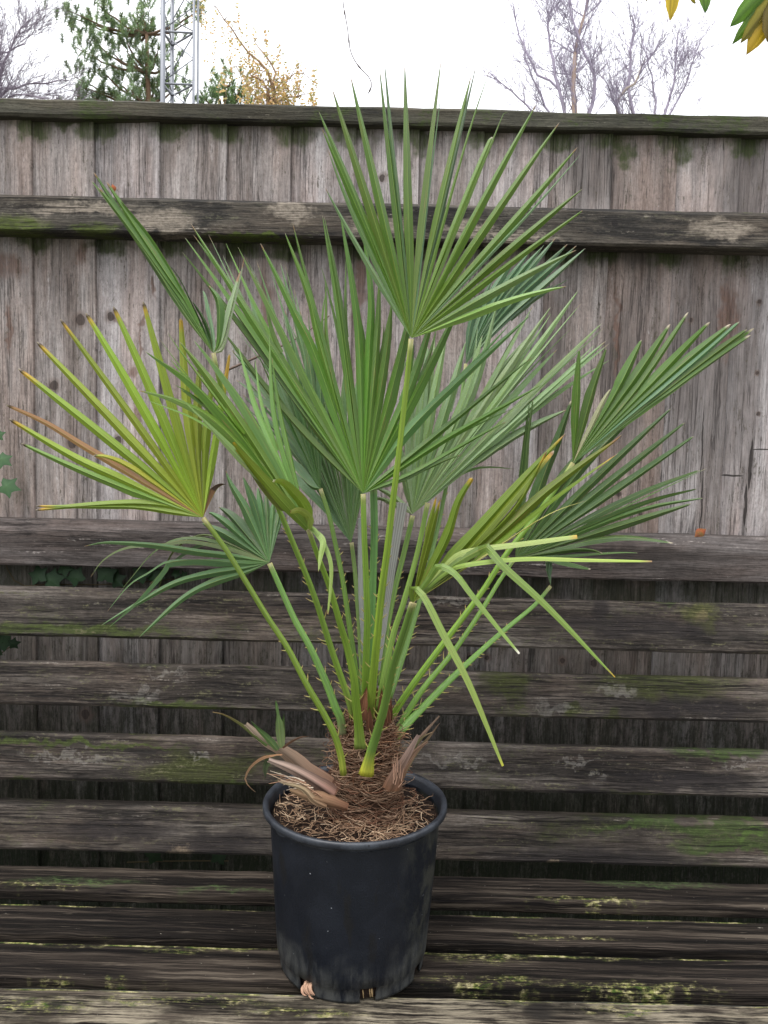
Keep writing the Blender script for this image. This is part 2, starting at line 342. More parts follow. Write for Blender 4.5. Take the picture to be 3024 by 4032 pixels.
# ------------------------------------------------------------------ bench
SEAT = H - .80
bench = empty('garden_bench', (0, 1.35, 0), label='old slatted wooden garden bench with moss and flaking pale lichen, standing against the fence', cat='bench')
def backY(z): return 1.500 + (z - SEAT) * math.tan(R(11.5))
def onback(py):          # front plane of the backrest at image row py (column 1512)
    d = cf + cu * ((2016 - py) / FPX) * 1.0
    d = cf + cr * 0 + cu * ((2016 - py) / FPX)
    t_ = math.tan(R(11.5)); # y = 1.5+(z-SEAT)*t ; p = H + s d
    s_ = (1.5 + (H - SEAT) * t_) / (d.y - d.z * t_)
    return Vector((0, 0, H)) + d * s_
bk = MB()
LEAN = R(11.5); nb = Vector((0, math.cos(LEAN), -math.sin(LEAN)))
for (yt, yb_, band, rn) in ((2345, 2540, .030, 1.2), (2641, 2811, .034, 4.7), (2926, 3106, .032, 9.1), (3203, 3384, .046, 13.5)):
    T = onback(yt); B = onback(yb_); up_ = (T - B).normalized(); Lh = (T - B).length; thk = band
    prof2 = [(thk, 0), (.005, 0), (0, .005), (0, Lh * .5), (0, Lh - .004), (.005, Lh + .001), (thk - .004, Lh + .002), (thk, Lh - .004)]
    prof = [((B + nb * a_ + up_ * b_).y, (B + nb * a_ + up_ * b_).z) for a_, b_ in prof2]
    rail(bk, prof, -1.02, 1.02, rn, 130, .0016, 9)
Yk = 1.56
bsp = [
 (S([(1990, 2690, 130, 80), (2600, 2700, 380, 70), (2450, 2820, 80, 30), (800, 3010, 300, 70), (2250, 2800, 60, 40), (2500, 3110, 300, 30)], Yk), (.034, .040, .009), .9, .05, 12),
 (S([(2900, 3240, 300, 50), (2700, 3215, 260, 26), (2850, 2945, 300, 24), (2700, 2370, 300, 30), (2900, 3390, 240, 36), (2750, 2640, 340, 16), (2820, 3280, 260, 34), (2500, 3200, 240, 20)], Yk), (.032, .052, .011), .9, .05, 14),
 (S([(2930, 3245, 150, 22)], Yk), (.055, .090, .018), .85, .05, 16),
 (S([(330, 2490, 460, 26), (100, 2485, 240, 30), (700, 2775, 360, 22), (120, 3065, 280, 26), (1000, 3070, 300, 18), (900, 2610, 460, 14), (300, 2910, 600, 12)], Yk), (.040, .056, .010), .85, .03, 20),
 (S([(2780, 2430, 100, 60), (2810, 2470, 50, 60)], Yk), (.07, .075, .02), .8, .02, 30),
 (S([(2790, 2440, 40, 30)], Yk), (.17, .14, .07), .7, .02, 30),
 (S([(540, 2740, 130, 26), (640, 2660, 110, 12), (2180, 2795, 110, 26), (2140, 2770, 50, 16), (2400, 2720, 50, 26), (2450, 2730, 90, 22), (2260, 2985, 110, 14), (1750, 2980, 140, 16), (1850, 2976, 80, 12), (2350, 3025, 36, 18), (800, 2960, 60, 12), (2900, 2990, 90, 10), (1700, 2380, 300, 14), (300, 2960, 240, 16)], Yk), (.20, .185, .165), .42, .04, 40),
 (S([(2160, 3330, 140, 60), (2380, 2420, 60, 55), (2380, 2470, 40, 30), (500, 3220, 360, 50), (1300, 2400, 360, 40), (800, 3290, 300, 60), (2300, 3100, 200, 40), (2500, 2480, 500, 60), (2700, 2790, 380, 50), (2700, 3060, 420, 50), (2300, 3330, 600, 80), (300, 3330, 400, 70), (900, 3260, 300, 50)], Yk), (.016, .013, .013), .9, .03, 18),
 (S([(2160, 3340, 60, 16), (2300, 3360, 16, 34), (2380, 3370, 18, 28), (740, 3310, 70, 40)], Yk), (.17, .13, .09), .85, .02, 60),
]
bk.build('backrest', wood('backrest_wood', [(.37, (0.0064, 0.0050, 0.0040)), (.44, (0.0224, 0.0176, 0.0140)), (.51, (0.0496, 0.0400, 0.0328)), (.58, (0.0920, 0.0768, 0.0640)), (.66, (0.1600, 0.1376, 0.1184))], fibre=.5, dash=.55, black=((.014, .012, .010), .52, .64), pale=((.22, .195, .17), .575, .67), algae=((.036, .042, .012), .53, .68), bump=1.0, spots=bsp), bench, False)

st = MB()
seat_rows = [(3429, 3530, 2.2), (3580, 3698, 6.4), (3726, 3868, 11.0), (3903, 4052, 15.6)]
for (b_, f_, rn) in seat_rows:
    yb2 = atz(1512, b_, SEAT).y - .008; yf2 = atz(1512, f_, SEAT).y; th = .026
    m1 = yf2 * .66 + yb2 * .34; m2 = yf2 * .33 + yb2 * .67
    prof = [(yb2, SEAT - th), (yf2 + .004, SEAT - th), (yf2, SEAT - th + .004), (yf2, SEAT - .007), (yf2 + .004, SEAT - .001), (m1, SEAT), (m2, SEAT), (yb2 - .004, SEAT - .001), (yb2, SEAT - .006)]
    rail(st, prof, -1.02, 1.02, rn, 240, .0015, 11)
# front slats beyond the lower picture edge
yl = atz(1512, 4052, SEAT).y - .014
for q in range(1):
    prof = [(yl, SEAT - .026), (yl - .09, SEAT - .026), (yl - .09, SEAT - .004), (yl - .086, SEAT), (yl, SEAT)]
    rail(st, prof, -1.02, 1.02, 30 + q, 60, .002, 9)
Ys = 1.3
def SS(L):  # stains on the flat seat, mapped on x,y
    out = []
    for x, y, rx, ry in L:
        p = atz(x, y, SEAT); out.append((p.x, p.y, rx * p.y / FPX, ry * p.y / FPX * 1.9))
    return out
def seat_mat():
    k = NT('seat_wood'); a = k.attr('gco').outputs['Vector']; o = k.obj()
    wob = k.noise(k.mul(a, (7, 18, 1)), 1, 3, col=True)
    g = k.vadd(a, k.mul(wob, (0, .010, 0), (0, -.005, 0)))
    n1 = k.noise(k.mul(g, (1.8, 60, 17)), 1, 6, .66)
    n2 = k.noise(k.mul(g, (9, 520, 17)), 1, 3, .6)
    n4 = k.noise(k.mul(a, (90, 200, 9)), 1, 3, .7)
    cn = k.noise(k.mul(g, (1.5, 60, 17), (6, 2, 4)), 1, 5, .6)
    ck = k.math('MULTIPLY', k.rng(k.math('ABSOLUTE', k.math('SUBTRACT', cn, .5)), .02, .004), k.rng(k.noise(k.mul(a, (3, 12, 5), (1, 8, 2)), 1, 3), .44, .52))
    c = k.ramp(k.math('ADD', k.math('MULTIPLY', n1, .7), k.math('MULTIPLY', n2, .3)), [(.40, (.0022, .0018, .0014)), (.47, (.009, .0070, .0055)), (.54, (.028, .0218, .017)), (.62, (.085, .069, .053))])
    sw = k.n('ShaderNodeSeparateXYZ'); k.l(o, sw.inputs[0]); cb = k.n('ShaderNodeCombineXYZ')
    k.l(sw.outputs[0], cb.inputs[0]); k.l(sw.outputs[1], cb.inputs[2]); ov = cb.outputs[0]
    fl = k.math('ADD', k.math('MULTIPLY', k.noise(k.mul(g, (11, 90, 5), (8, 1, 3)), 1, 8, .74), .65), k.math('MULTIPLY', n2, .35))
    # weathered bare wood on the front slat
    front = k.rng(sw.outputs[1], atz(1512, 3875, SEAT).y, atz(1512, 3890, SEAT).y, 0., 1.)
    inv = k.rng(sw.outputs[1], atz(1512, 3885, SEAT).y, atz(1512, 3870, SEAT).y, 1., 0.)
    c = k.mix(k.math('MULTIPLY', k.rng(fl, .42, .57), k.math('MULTIPLY', inv, k.rng(k.noise(k.mul(o, (5, 9, 5)), 1, 6, .65), .42, .56, .12, .85))), c, (.26, .225, .165))
    c = k.mix(k.rng(fl, .575, .66), c, (.12, .10, .075))
    # dry yellow lichen along the back arrises and in patches
    L = SS([(250, 3700, 330, 26), (900, 3718, 240, 22), (500, 3545, 600, 7), (1000, 3560, 250, 7), (1900, 3590, 420, 8), (2600, 3612, 420, 7), (2080, 3685, 70, 16), (1900, 3760, 250, 32), (2350, 3765, 300, 12), (2250, 3690, 200, 8), (700, 3740, 150, 18), (1900, 3860, 300, 20), (2500, 3880, 400, 16), (300, 3850, 400, 12), (120, 3960, 300, 26), (700, 3940, 400, 20), (2000, 3930, 200, 20), (2450, 3980, 200, 20), (200, 3480, 220, 14), (2300, 3540, 300, 8), (1060, 3880, 60, 12), (1200, 3990, 300, 14)])
    m_ = k.math('MULTIPLY', k.spots(ov, L, .02, 30), k.rng(k.math('ADD', k.math('MULTIPLY', fl, .6), k.math('MULTIPLY', n4, .4)), .47, .59))
    for e_ in (3580, 3728, 3903):
        ye = atz(1512, e_, SEAT).y - .011; dl_ = k.math('ABSOLUTE', k.math('SUBTRACT', sw.outputs[1], ye)); m_ = k.math('MAXIMUM', m_, k.math('MULTIPLY', k.rng(dl_, .006, .001), k.rng(k.noise(k.mul(g, (9, 40, 5), (5, 5, e_ * .01)), 1, 8, .75), .47, .58)))
    lc = k.ramp(k.noise(o, 70, 4, .7), [(.40, (.045, .075, .014)), (.50, (.20, .20, .065)), (.62, (.46, .41, .22))])
    c = k.mix(m_, c, lc)
    G = SS([(2600, 3480, 300, 20), (900, 3500, 250, 12), (300, 3470, 280, 16), (2400, 3470, 120, 12)])
    c = k.mix(k.math('MULTIPLY', k.spots(ov, G, .02, 24), k.rng(n4, .4, .65, .1, .8)), c, (.055, .085, .03))
    c = k.mix(k.rng(k.noise(k.mul(a, (130, 230, 9), (2, 2, 2)), 1, 2), .75, .78), c, (.25, .23, .19))
    D = SS([(215, 3960, 45, 22), (2120, 3980, 80, 40), (480, 3700, 8, 5)])
    c = k.mix(k.math('MULTIPLY', k.spots(ov, D, .012, 40), .85), c, (.016, .014, .012))
    c = k.mix(k.math('MULTIPLY', ck, .9), c, (.004, .003, .003))
    k.l(c, k.b.inputs['Base Color']); k.b.inputs['Roughness'].default_value = .8; k.b.inputs['Specular IOR Level'].default_value = .12
    b_ = k.n('ShaderNodeBump'); b_.inputs['Strength'].default_value = 1.0; b_.inputs['Distance'].default_value = .004
    k.l(k.math('ADD', k.math('ADD', k.math('MULTIPLY', n1, 1.4), k.math('MULTIPLY', n2, .6)), k.math('MULTIPLY', m_, .25)), b_.inputs['Height']); k.l(b_.outputs[0], k.b.inputs['Normal'])
    return k.m
st.build('seat', seat_mat(), bench, False)
M_dark = wood('bench_frame_wood', [(.3, (.03, .025, .02)), (.6, (.08, .065, .055)), (.8, (.13, .11, .095))])
def boxmb(mb, x0, x1, y0, y1, z0, z1, sh=0):
    b = len(mb.v)
    for (x, y, z) in ((x0, y0, z0), (x1, y0, z0), (x1, y1, z0), (x0, y1, z0), (x0, y0 + sh, z1), (x1, y0 + sh, z1), (x1, y1 + sh, z1), (x0, y1 + sh, z1)): mb.vert((x, y, z), (z, x + y, 3.3))
    for f in ((0, 3, 2, 1), (4, 5, 6, 7), (0, 1, 5, 4), (1, 2, 6, 5), (2, 3, 7, 6), (3, 0, 4, 7)): mb.f.append(tuple(b + q for q in f))
for sx_ in (-.97, .97):
    q = MB(); boxmb(q, sx_ - .03, sx_ + .03, .99, 1.05, 0, SEAT - .03); q.build('leg', M_dark, bench, False)
    q = MB(); boxmb(q, sx_ - .03, sx_ + .03, 1.535 - .085, 1.60 - .085, 0, .93, .125 + .05); q.build('leg', M_dark, bench, False)
    q = MB(); boxmb(q, sx_ - .03, sx_ + .03, 1.052, 1.47, SEAT - .09, SEAT - .0285); q.build('seat_bearer', M_dark, bench, False)

# ------------------------------------------------------------------ pot
PC = atz(1386, 3764, SEAT); PX, PY = PC.x, 1.195
RB, RT, PH = .1155, .1375, .252
prm = at(1400, 3150, PY); PX = at(1393, 3450, PY).x
pot = empty('plant_pot', (PX, PY, SEAT), label='scuffed black plastic plant pot with square drainage holes, standing on the bench seat', cat='pot')
holes = []
for hx, hy in ((1000 + 442 * .4822, 3200 + 1440 * .4822), (1000 + 918 * .4822, 3200 + 1490 * .4822), (1000 + 1306 * .4822, 3200 + 1300 * .4822)):
    p = atz(hx, hy, SEAT + .006); holes.append(math.atan2(p.y - PY, p.x - PX))
pm = MB(); NA = 180
def hole_at(a, z): return any(abs((a - h + math.pi) % (2 * math.pi) - math.pi) < .115 for h in allh) and z < .024
allh = holes + [h + math.pi for h in holes]
zs = [0, .004, .012, .022, .024, .04, .08, .12, .16, .20, .225, .236]
def rz(z):
    base = RB + (RT - RB - .005) * z / PH
    return base - (.003 if z < .023 else 0) * (1 if z < .02 else .5)
grid = {}
def dent(a, z): return .0012 * noise.noise(Vector((math.cos(a) * 1.4, math.sin(a) * 1.4, z * 9)))
for side, off in ((0, 0), (1, -.0025)):
    for i, z in enumerate(zs):
        for j in range(NA):
            a = 2 * math.pi * j / NA; r_ = rz(z) + off + dent(a, z)
            grid[side, i, j] = pm.vert((PX + r_ * math.cos(a), PY + r_ * math.sin(a), SEAT + .0015 + z), (a * .12, z, 1))
def quadhole(i, j): return hole_at(2 * math.pi * (j + .5) / NA, (zs[i] + zs[i + 1]) / 2)
for i in range(len(zs) - 1):
    for j in range(NA):
        j2 = (j + 1) % NA
        if quadhole(i, j): continue
        pm.f.append((grid[0, i, j], grid[0, i, j2], grid[0, i + 1, j2], grid[0, i + 1, j]))
        pm.f.append((grid[1, i, j2], grid[1, i, j], grid[1, i + 1, j], grid[1, i + 1, j2]))
        if i == 0: pm.f.append((grid[0, i, j2], grid[0, i, j], grid[1, i, j], grid[1, i, j2]))
        if quadhole(i, j2): pm.f.append((grid[0, i, j2], grid[1, i, j2], grid[1, i + 1, j2], grid[0, i + 1, j2]))
        if quadhole(i, (j - 1) % NA): pm.f.append((grid[1, i, j], grid[0, i, j], grid[0, i + 1, j], grid[1, i + 1, j]))
        if i and quadhole(i - 1, j): pm.f.append((grid[0, i, j2], grid[0, i, j], grid[1, i, j], grid[1, i, j2]))
k = NT('black_plastic'); o = k.obj()
ol = k.vadd(o, (-PX, -PY, -SEAT))
sepo = k.n('ShaderNodeSeparateXYZ'); k.l(ol, sepo.inputs[0]); zz = sepo.outputs[2]
d1 = k.noise(o, 14, 6, .62, .4); d2 = k.noise(k.mul(o, (60, 60, 12)), 1, 5, .65); d3 = k.noise(o, 420, 2, .5)
dust = k.math('MULTIPLY', k.rng(d1, .42, .76), .30)
lowm = k.math('MULTIPLY', k.rng(k.math('ADD', zz, k.math('MULTIPLY', k.noise(o, 22, 4), -.10)), .03, -.03), .9)
c = k.mix(dust, (.0036, .0052, .0092), (.010, .0135, .022))
c = k.mix(k.math('MULTIPLY', lowm, k.rng(d2, .35, .6)), c, (.05, .052, .05))
c = k.mix(k.rng(k.noise(k.mul(o, (35, 35, 9), (4, 4, 4)), 1, 5, .6), .58, .68), c, (.005, .0055, .007))
gr = k.math('MULTIPLY', k.rng(sepo.outputs[0], .06, .115), k.rng(k.noise(k.mul(o, (30, 30, 20)), 1, 6, .65), .42, .62))
c = k.mix(k.math('MULTIPLY', gr, .6), c, (.045, .046, .036))
c = k.mix(k.rng(k.noise(o, 190, 1, .5), .79, .81), c, (.16, .17, .18))
k.l(c, k.b.inputs['Base Color']); k.l(k.rng(d1, .35, .7, .40, .55), k.b.inputs['Roughness']); k.b.inputs['Specular IOR Level'].default_value = .36
b_ = k.n('ShaderNodeBump'); b_.inputs['Strength'].default_value = .35; b_.inputs['Distance'].default_value = .0015; k.l(k.math('ADD', k.math('MULTIPLY', d3, .6), d2), b_.inputs['Height']); k.l(b_.outputs[0], k.b.inputs['Normal'])
M_pot = k.m
pm.build('pot_wall', M_pot, pot)
rmb = MB()
prof = [(rz(.236) + .0003, .2355), (RT - .0045, .2400), (RT + .0020, .2425), (RT + .0038, .2440), (RT + .0038, .2500), (RT + .0028, .2520), (RT + .001, .253), (RT - .004, .2515), (RT - .0062, .246), (RT - .0085, .225)]
for j in range(NA):
    a = 2 * math.pi * j / NA; dd = .0015 * math.sin(2 * a + .6) + .0006 * noise.noise(Vector((math.cos(a) * 2, math.sin(a) * 2, 3)))
    for (r_, z) in prof: rmb.vert((PX + (r_ + dd) * math.cos(a), PY + (r_ + dd) * math.sin(a), SEAT + .0015 + z), (a * .12, z, 2))
npf = len(prof)
for j in range(NA):
    for q in range(npf - 1):
        a = j * npf + q; b = ((j + 1) % NA) * npf + q; rmb.f.append((a, b, b + 1, a + 1))
k = NT('pot_rim_plastic'); o = k.obj(); d1 = k.noise(o, 30, 6, .65)
c = k.mix(k.rng(d1, .35, .7), (.011, .013, .018), (.036, .042, .052)); c = k.mix(k.rng(k.noise(o, 120, 3), .6, .75), c, (.010, .011, .014))
k.l(c, k.b.inputs['Base Color']); k.b.inputs['Roughness'].default_value = .42
rmb.build('rim', k.m, pot)

# soil plug
SOILZ = SEAT + .231
sm = MB(); rings = 26; ids = []
for i in range(rings + 1):
    r_ = (RT - .0085) * i / rings
    row = []
    for j in range(90):
        a = 2 * math.pi * j / 90; x = PX + r_ * math.cos(a); y = PY + r_ * math.sin(a)
        z = SOILZ + .006 * noise.noise(Vector((x * 40, y * 40, 1))) + .004 * noise.noise(Vector((x * 120, y * 120, 1))) + .010 * max(0, 1 - r_ / .09)
        row.append(sm.vert((x, y, z), (x, y, 0)))
    ids.append(row)
row = []
for j in range(90):
    a = 2 * math.pi * j / 90; row.append(sm.vert((PX + (RT - .0095) * math.cos(a), PY + (RT - .0095) * math.sin(a), SOILZ - .012), (0, 0, 0)))
ids.append(row)
row = []
for j in range(90):
    a = 2 * math.pi * j / 90; row.append(sm.vert((PX + (RB - .009) * math.cos(a), PY + (RB - .009) * math.sin(a), SEAT + .004), (0, 0, 0)))
ids.append(row)
for a_, b_ in zip(ids, ids[1:]):
    for j in range(90): sm.f.append((a_[j], b_[j], b_[(j + 1) % 90], a_[(j + 1) % 90]))
tag(sm.build('potting_soil', plain('soil', (.017, .010, .007), .95, .7, 160, 1.0, .15)), 'dark brown potting soil filling the black pot beneath the palm', 'soil', kind='stuff')

# loose root fibres on the soil
rb = MB()
def fleck(cx_, cy_, z, L, col, rad=.0006, lift=.3):
    a = random.uniform(0, 6.28); d = Vector((math.cos(a), math.sin(a), random.uniform(-.1, lift))); p = Vector((cx_, cy_, z)); P = [p]
    for q in range(4):
        d = (d + Vector((random.uniform(-.5, .5), random.uniform(-.5, .5), random.uniform(-.35, .3)))).normalized(); p = p + d * L / 4
        if math.hypot(p.x - PX, p.y - PY) > RT - .012 or p.z < SOILZ - .002: p = P[-1] + Vector((0, 0, L / 8))
        P.append(p.copy())
    rb.tube(P, [rad, rad, rad * .9, rad * .7, rad * .4], 4, col, cap=False)
cl = [(-.085, -.03, .035), (-.06, -.07, .035), (.0, -.10, .03), (.05, -.095, .035), (.085, -.05, .035), (.10, .0, .03), (.03, -.085, .03), (-.10, .01, .03), (.075, -.075, .03)]
tries = 0; nfl = 0
while nfl < 430 and tries < 5000:
    tries += 1
    if random.random() < .82:
        q = random.choice(cl); x = random.gauss(q[0], q[2] * .6); y = random.gauss(q[1], q[2] * .6)
    else:
        x = random.uniform(-.12, .12); y = random.uniform(-.12, .12)
    if math.hypot(x, y) > RT - .016: continue
    sh = random.uniform(.6, 1.25); col = random.choice([(.32, .205, .135), (.38, .26, .175), (.19, .115, .075), (.46, .34, .24)])
    fleck(PX + x, PY + y, SOILZ + random.uniform(.001, .016), random.uniform(.012, .034), tuple(v * sh for v in col), random.uniform(.00035, .0008)); nfl += 1
tag(rb.build('root_fibres', M_fibre), 'dry tan root fibres scattered over the soil in the pot', 'roots', kind='stuff')
cb_ = MB()
for q in range(230):
    a = random.uniform(0, 6.28); r_ = (RT - .014) * math.sqrt(random.random()); x = PX + r_ * math.cos(a); y = PY + r_ * math.sin(a); z = SOILZ + random.uniform(0, .008); e = random.uniform(.0012, .0052); b_0 = len(cb_.v); g_ = random.choice([(.03, .018, .012), (.06, .035, .022), (.11, .065, .04), (.20, .13, .08)])
    for vx in ((1, 0, 0), (-.2, 1, 0), (-1, -.1, .1), (.1, -.9, 0), (.1, 0, .8), (0, .1, -.6)):
        cb_.vert((x + vx[0] * e * random.uniform(.6, 1.6), y + vx[1] * e * random.uniform(.5, 1), z + vx[2] * e * .6), (x, y, z), (*g_, 0))
    for f in ((0, 1, 4), (1, 2, 4), (2, 3, 4), (3, 0, 4), (1, 0, 5), (2, 1, 5), (3, 2, 5), (0, 3, 5)): cb_.f.append(tuple(b_0 + w_ for w_ in f))
tag(cb_.build('bark_chips', M_fibre, smooth=False), 'small dark bark crumbs mixed over the potting soil', 'bark', kind='stuff')
# roots poking out of the drainage hole
h0 = holes[0]; q = MB()
for t_ in range(8):
    a = h0 + random.uniform(-.085, .085); p = Vector((PX + (RB - .010) * math.cos(a), PY + (RB - .010) * math.sin(a), SEAT + random.uniform(.008, .022)))
    out = Vector((math.cos(a), math.sin(a), 0)); P = [p, p + out * .010, p + out * .015 + Vector((.004, 0, -.006)), p + out * .017 + Vector((.010, -.001, -.010))]
    P = [Vector((v.x, v.y, max(v.z, SEAT + .003))) for v in P]
    q.tube(smooth_line(P, 7), [.0022, .0022, .0024, .002, .0018, .0014, .0008], 6, (.42, .27, .19), c2=(.34, .2, .14))
ROOTS = q; q = MB()
a = holes[1]
for t_ in range(4):
    aa = a + random.uniform(-.07, .07); p = Vector((PX + (RB - .009) * math.cos(aa), PY + (RB - .009) * math.sin(aa), SEAT + .02)); q.tube([p, p + Vector((.001, -.001, -.006)), p + Vector((.002, -.002, -.014))], [.0012, .001, .0006], 5, (.40, .28, .15))
ROOTS2 = q

# ------------------------------------------------------------------ PALM
palm = empty('fan_palm', (PX + .005, PY, SOILZ), label='potted fan palm with spiny stalks, green fans and one yellowing fan on the left', cat='palm')
G_A = (.070, .130, .015); G_B = (.070, .150, .020); G_C = (.078, .160, .044); G_D = (.118, .195, .056); G_J = (.088, .175, .020)
G_H = (.095, .140, .012); G_G = (.055, .112, .022); G_L = (.195, .265, .030); G_M = (.072, .148, .055); G_K = (.056, .125, .017); G_F = (.056, .122, .014)
BR = (.20, .10, .045); OR = (.40, .24, .02); DK = (.045, .022, .012)
def reg(ox, oy, s): return lambda x, y: (ox + x * s, oy + y * s)
R1 = reg(1200, 200, .7233); R2 = reg(700, 800, .6028); R3 = reg(1400, 900, .6028); R4 = reg(0, 1100, .6028); R5 = reg(1500, 1600, .6631)
R6 = reg(1900, 1100, .6775); R7 = reg(300, 600, .7235); R8 = reg(300, 1900, .6028); CZ = reg(1100, 1800, .5425); CB = reg(900, 2600, .6028)

def make_fan(rg, hub, hy, segs, col, ytip=(0, 0, 0), cap=.0085, rf=.38, fold=.33, scurf=0., tb=.015, tipc=None, parent=None, bow=0., hubc=None, bl=.06, strands=0):
    """segs: each (x1,y1,...,xt,yt[,dict]) polyline from hub side to tip in region coordinates"""
    n = len(segs); C = []; O = []
    hp = at(*hub, hy)
    for i, s in enumerate(segs):
        d = s[-1] if isinstance(s[-1], dict) else {}
        xy = [v for v in s if not isinstance(v, dict)]
        q = i / max(1, n - 1); yt = ytip[0] * (1 - q) * max(0, 1 - 2 * q) * 1 + 0
        yt = ytip[0] + (ytip[1] - ytip[0]) * 2 * q if q < .5 else ytip[1] + (ytip[2] - ytip[1]) * (2 * q - 1)
        yt = d.get('y', yt)
        pts = [rg(xy[j], xy[j + 1]) for j in range(0, len(xy), 2)]
        tot = math.hypot(pts[-1][0] - hub[0], pts[-1][1] - hub[1]) or 1
        P = [hp]; acc = 0; prev = hub; Ls = []
        for p in pts: acc += math.hypot(p[0] - prev[0], p[1] - prev[1]); Ls.append(acc); prev = p
        for p, l_ in zip(pts, Ls):
            t = l_ / acc; P.append(at(p[0], p[1], hy + yt * t + bow * (t * t - t)))
        C.append(smooth_line(P, 41)); O.append(d)
    def arc(c):
        L = [0]
        for a, b in zip(c, c[1:]): L.append(L[-1] + (b - a).length)
        return L
    AR = [arc(c) for c in C]
    def samp(i, r):
        L = AR[i]; c = C[i]
        if r >= L[-1]: return c[-1]
        f = r / L[-1] * 40; j = int(f); return c[j].lerp(c[j + 1], f - j) if j < 40 else c[-1]
    Rm = sorted(a[-1] for a in AR)[n // 2]
    mb = MB(); NS = 26
    for i in range(n):
        d = O[i]; Lt = AR[i][-1]; r_f = min(Rm * d.get('rf', rf * .92) * random.uniform(.86, 1.12), Lt * .6)
        cpi = d.get('w', cap) * .86; sc = random.uniform(.78, 1.22); ci = d.get('c', col); ci = tuple(v * sc * random.uniform(.92, 1.08) for v in ci)
        rnd = random.random() * 30; wf = [None, None]; wd = [None, None]; rows = []
        tbi = d.get('tb', tb * random.uniform(.4, 1.8)); yl = d.get('yl', 0); blunt = d.get('bl', bl)
        fs = d.get('fold', fold) * 1.45 * random.uniform(.8, 1.25)
        tw = random.uniform(-.35, .35); hang = random.uniform(-.5, 1) * .004
        st_ = [k_ / NS for k_ in range(NS)] + [1 - .4 / NS, 1.0]
        for t in st_:
            r = max(t * Lt, .0008); p = samp(i, r); p2 = samp(i, min(Lt, r + Lt * .03)); p1 = samp(i, max(0, r - Lt * .03)); T = (p2 - p1).normalized()
            W = []
            for sd_, j in ((0, i - 1), (1, i + 1)):
                if 0 <= j < n and r <= AR[j][-1]:
                    dv = samp(j, r) - p; dv -= T * dv.dot(T); half = dv.length / 2
                else: dv = None
                W.append(dv)
            if W[0] is None and W[1] is not None: W[0] = -W[1]
            if W[1] is None and W[0] is not None: W[1] = -W[0]
            out = []
            for sd_ in (0, 1):
                if r <= r_f and W[sd_] is not None or wd[sd_] is None:
                    dv = W[sd_] if W[sd_] is not None else T.cross(Vector((0, 1, 0))) * (1 if sd_ else -1) * .01
                    half = min(dv.length / 2, cpi * 1.5)
                    # taper so blades join cleanly
                    lim = min(half, cpi * (.75 + .25 * min(1, r / r_f)) * 1.25)
                    u_ = dv.normalized() if dv.length > 1e-7 else T.orthogonal().normalized()
                    wd[sd_] = u_; wf[sd_] = lim; out.append(u_ * lim)
                else:
                    u_ = wd[sd_] - T * wd[sd_].dot(T)
                    u_.normalize(); wd[sd_] = u_
                    x = (r - r_f) / (Lt - r_f); prof = (1 - x ** 2.1) * (1 - blunt) + blunt * (1 if x < .999 else .25)
                    w0 = min(max(wf[sd_], cpi * .80), cpi); e = min(1, x * 6); ww = (wf[sd_] * (1 - e) + w0 * e) * prof
                    out.append(u_ * ww)
            Wd = (out[1] - out[0]); N_ = Wd.cross(T); 
            if N_.length < 1e-9: N_ = Vector((0, -1, 0))
            N_.normalize()
            if N_.y > 0: N_ = -N_
            x = max(0, (r - r_f) / max(1e-6, Lt - r_f)); hw = Wd.length / 2; amp = hw * fs * (1 - .25 * x)
            tws = tw * x
            # colour along the blade
            cc = Vector(ci)
            if hubc is not None: cc = cc.lerp(Vector(hubc), max(0, 1 - t * 4) * .6)
            else: cc = cc.lerp(Vector((ci[0] * 1.5, ci[1] * 1.35, ci[2] * 1.1)), max(0, 1 - t * 3.5) * .5)
            if yl: cc = cc.lerp(Vector(OR), max(0, min(1, (t - 1 + yl) / yl * 1.6)))
            if tbi and t > 1 - tbi: cc = Vector(tipc or BR) if t < .999 else Vector((.3, .25, .2))
            ca = (cc.x, cc.y, cc.z, scurf)
            sag = Vector((0, 0, -hang * x * x * 4))
            bend = N_ * (hw * tws)
            e0 = p + out[0] - N_ * amp + bend + sag; e1 = p + out[1] - N_ * amp - bend + sag; m0 = p + N_ * amp + sag
            q0 = e0.lerp(m0, .5) ; q1 = m0.lerp(e1, .5)
            rows.append([mb.vert(e0, (r, -1, rnd), ca), mb.vert(q0, (r, -.5, rnd), ca), mb.vert(m0 , (r, 0, rnd), ca), mb.vert(q1, (r, .5, rnd), ca), mb.vert(e1, (r, 1, rnd), ca)])
        for a_, b_ in zip(rows, rows[1:]):
            for q in range(4): mb.f.append((a_[q], a_[q + 1], b_[q + 1], b_[q]))
        if strands and random.random() < strands and wd[0] is not None:
            sd2 = random.choice((0, 1)); t0_ = random.uniform(.35, .6); fan_ = random.uniform(.02, .075) * Lt; Le = Lt * random.uniform(.72, .97); pr_ = []
            sg = random.uniform(.8, 1.3); c4 = (ci[0] * sg, ci[1] * sg, ci[2] * sg, scurf)
            for q in range(13):
                u = q / 12; r = t0_ * Lt + (Le - t0_ * Lt) * u; p = samp(i, r); T = (samp(i, min(Lt, r + .01)) - samp(i, r - .01)).normalized(); sv = wd[sd2] - T * wd[sd2].dot(T); sv.normalize()
                c = p + sv * (cpi * .6 * (1 - u) + fan_ * u ** 1.5) + Vector((0, .006 + .01 * u, 0)); w_ = cpi * .42 * (1 - u ** 2) + .0002
                pr_.append([mb.vert(c - sv * w_, (r, -.8, rnd + 3), c4), mb.vert(c + Vector((0, -w_ * .4, 0)), (r, .3, rnd + 3), c4), mb.vert(c + sv * w_, (r, .8, rnd + 3), c4)])
            for a_, b_ in zip(pr_, pr_[1:]):
                for q in range(2): mb.f.append((a_[q], a_[q + 1], b_[q + 1], b_[q]))
    return mb

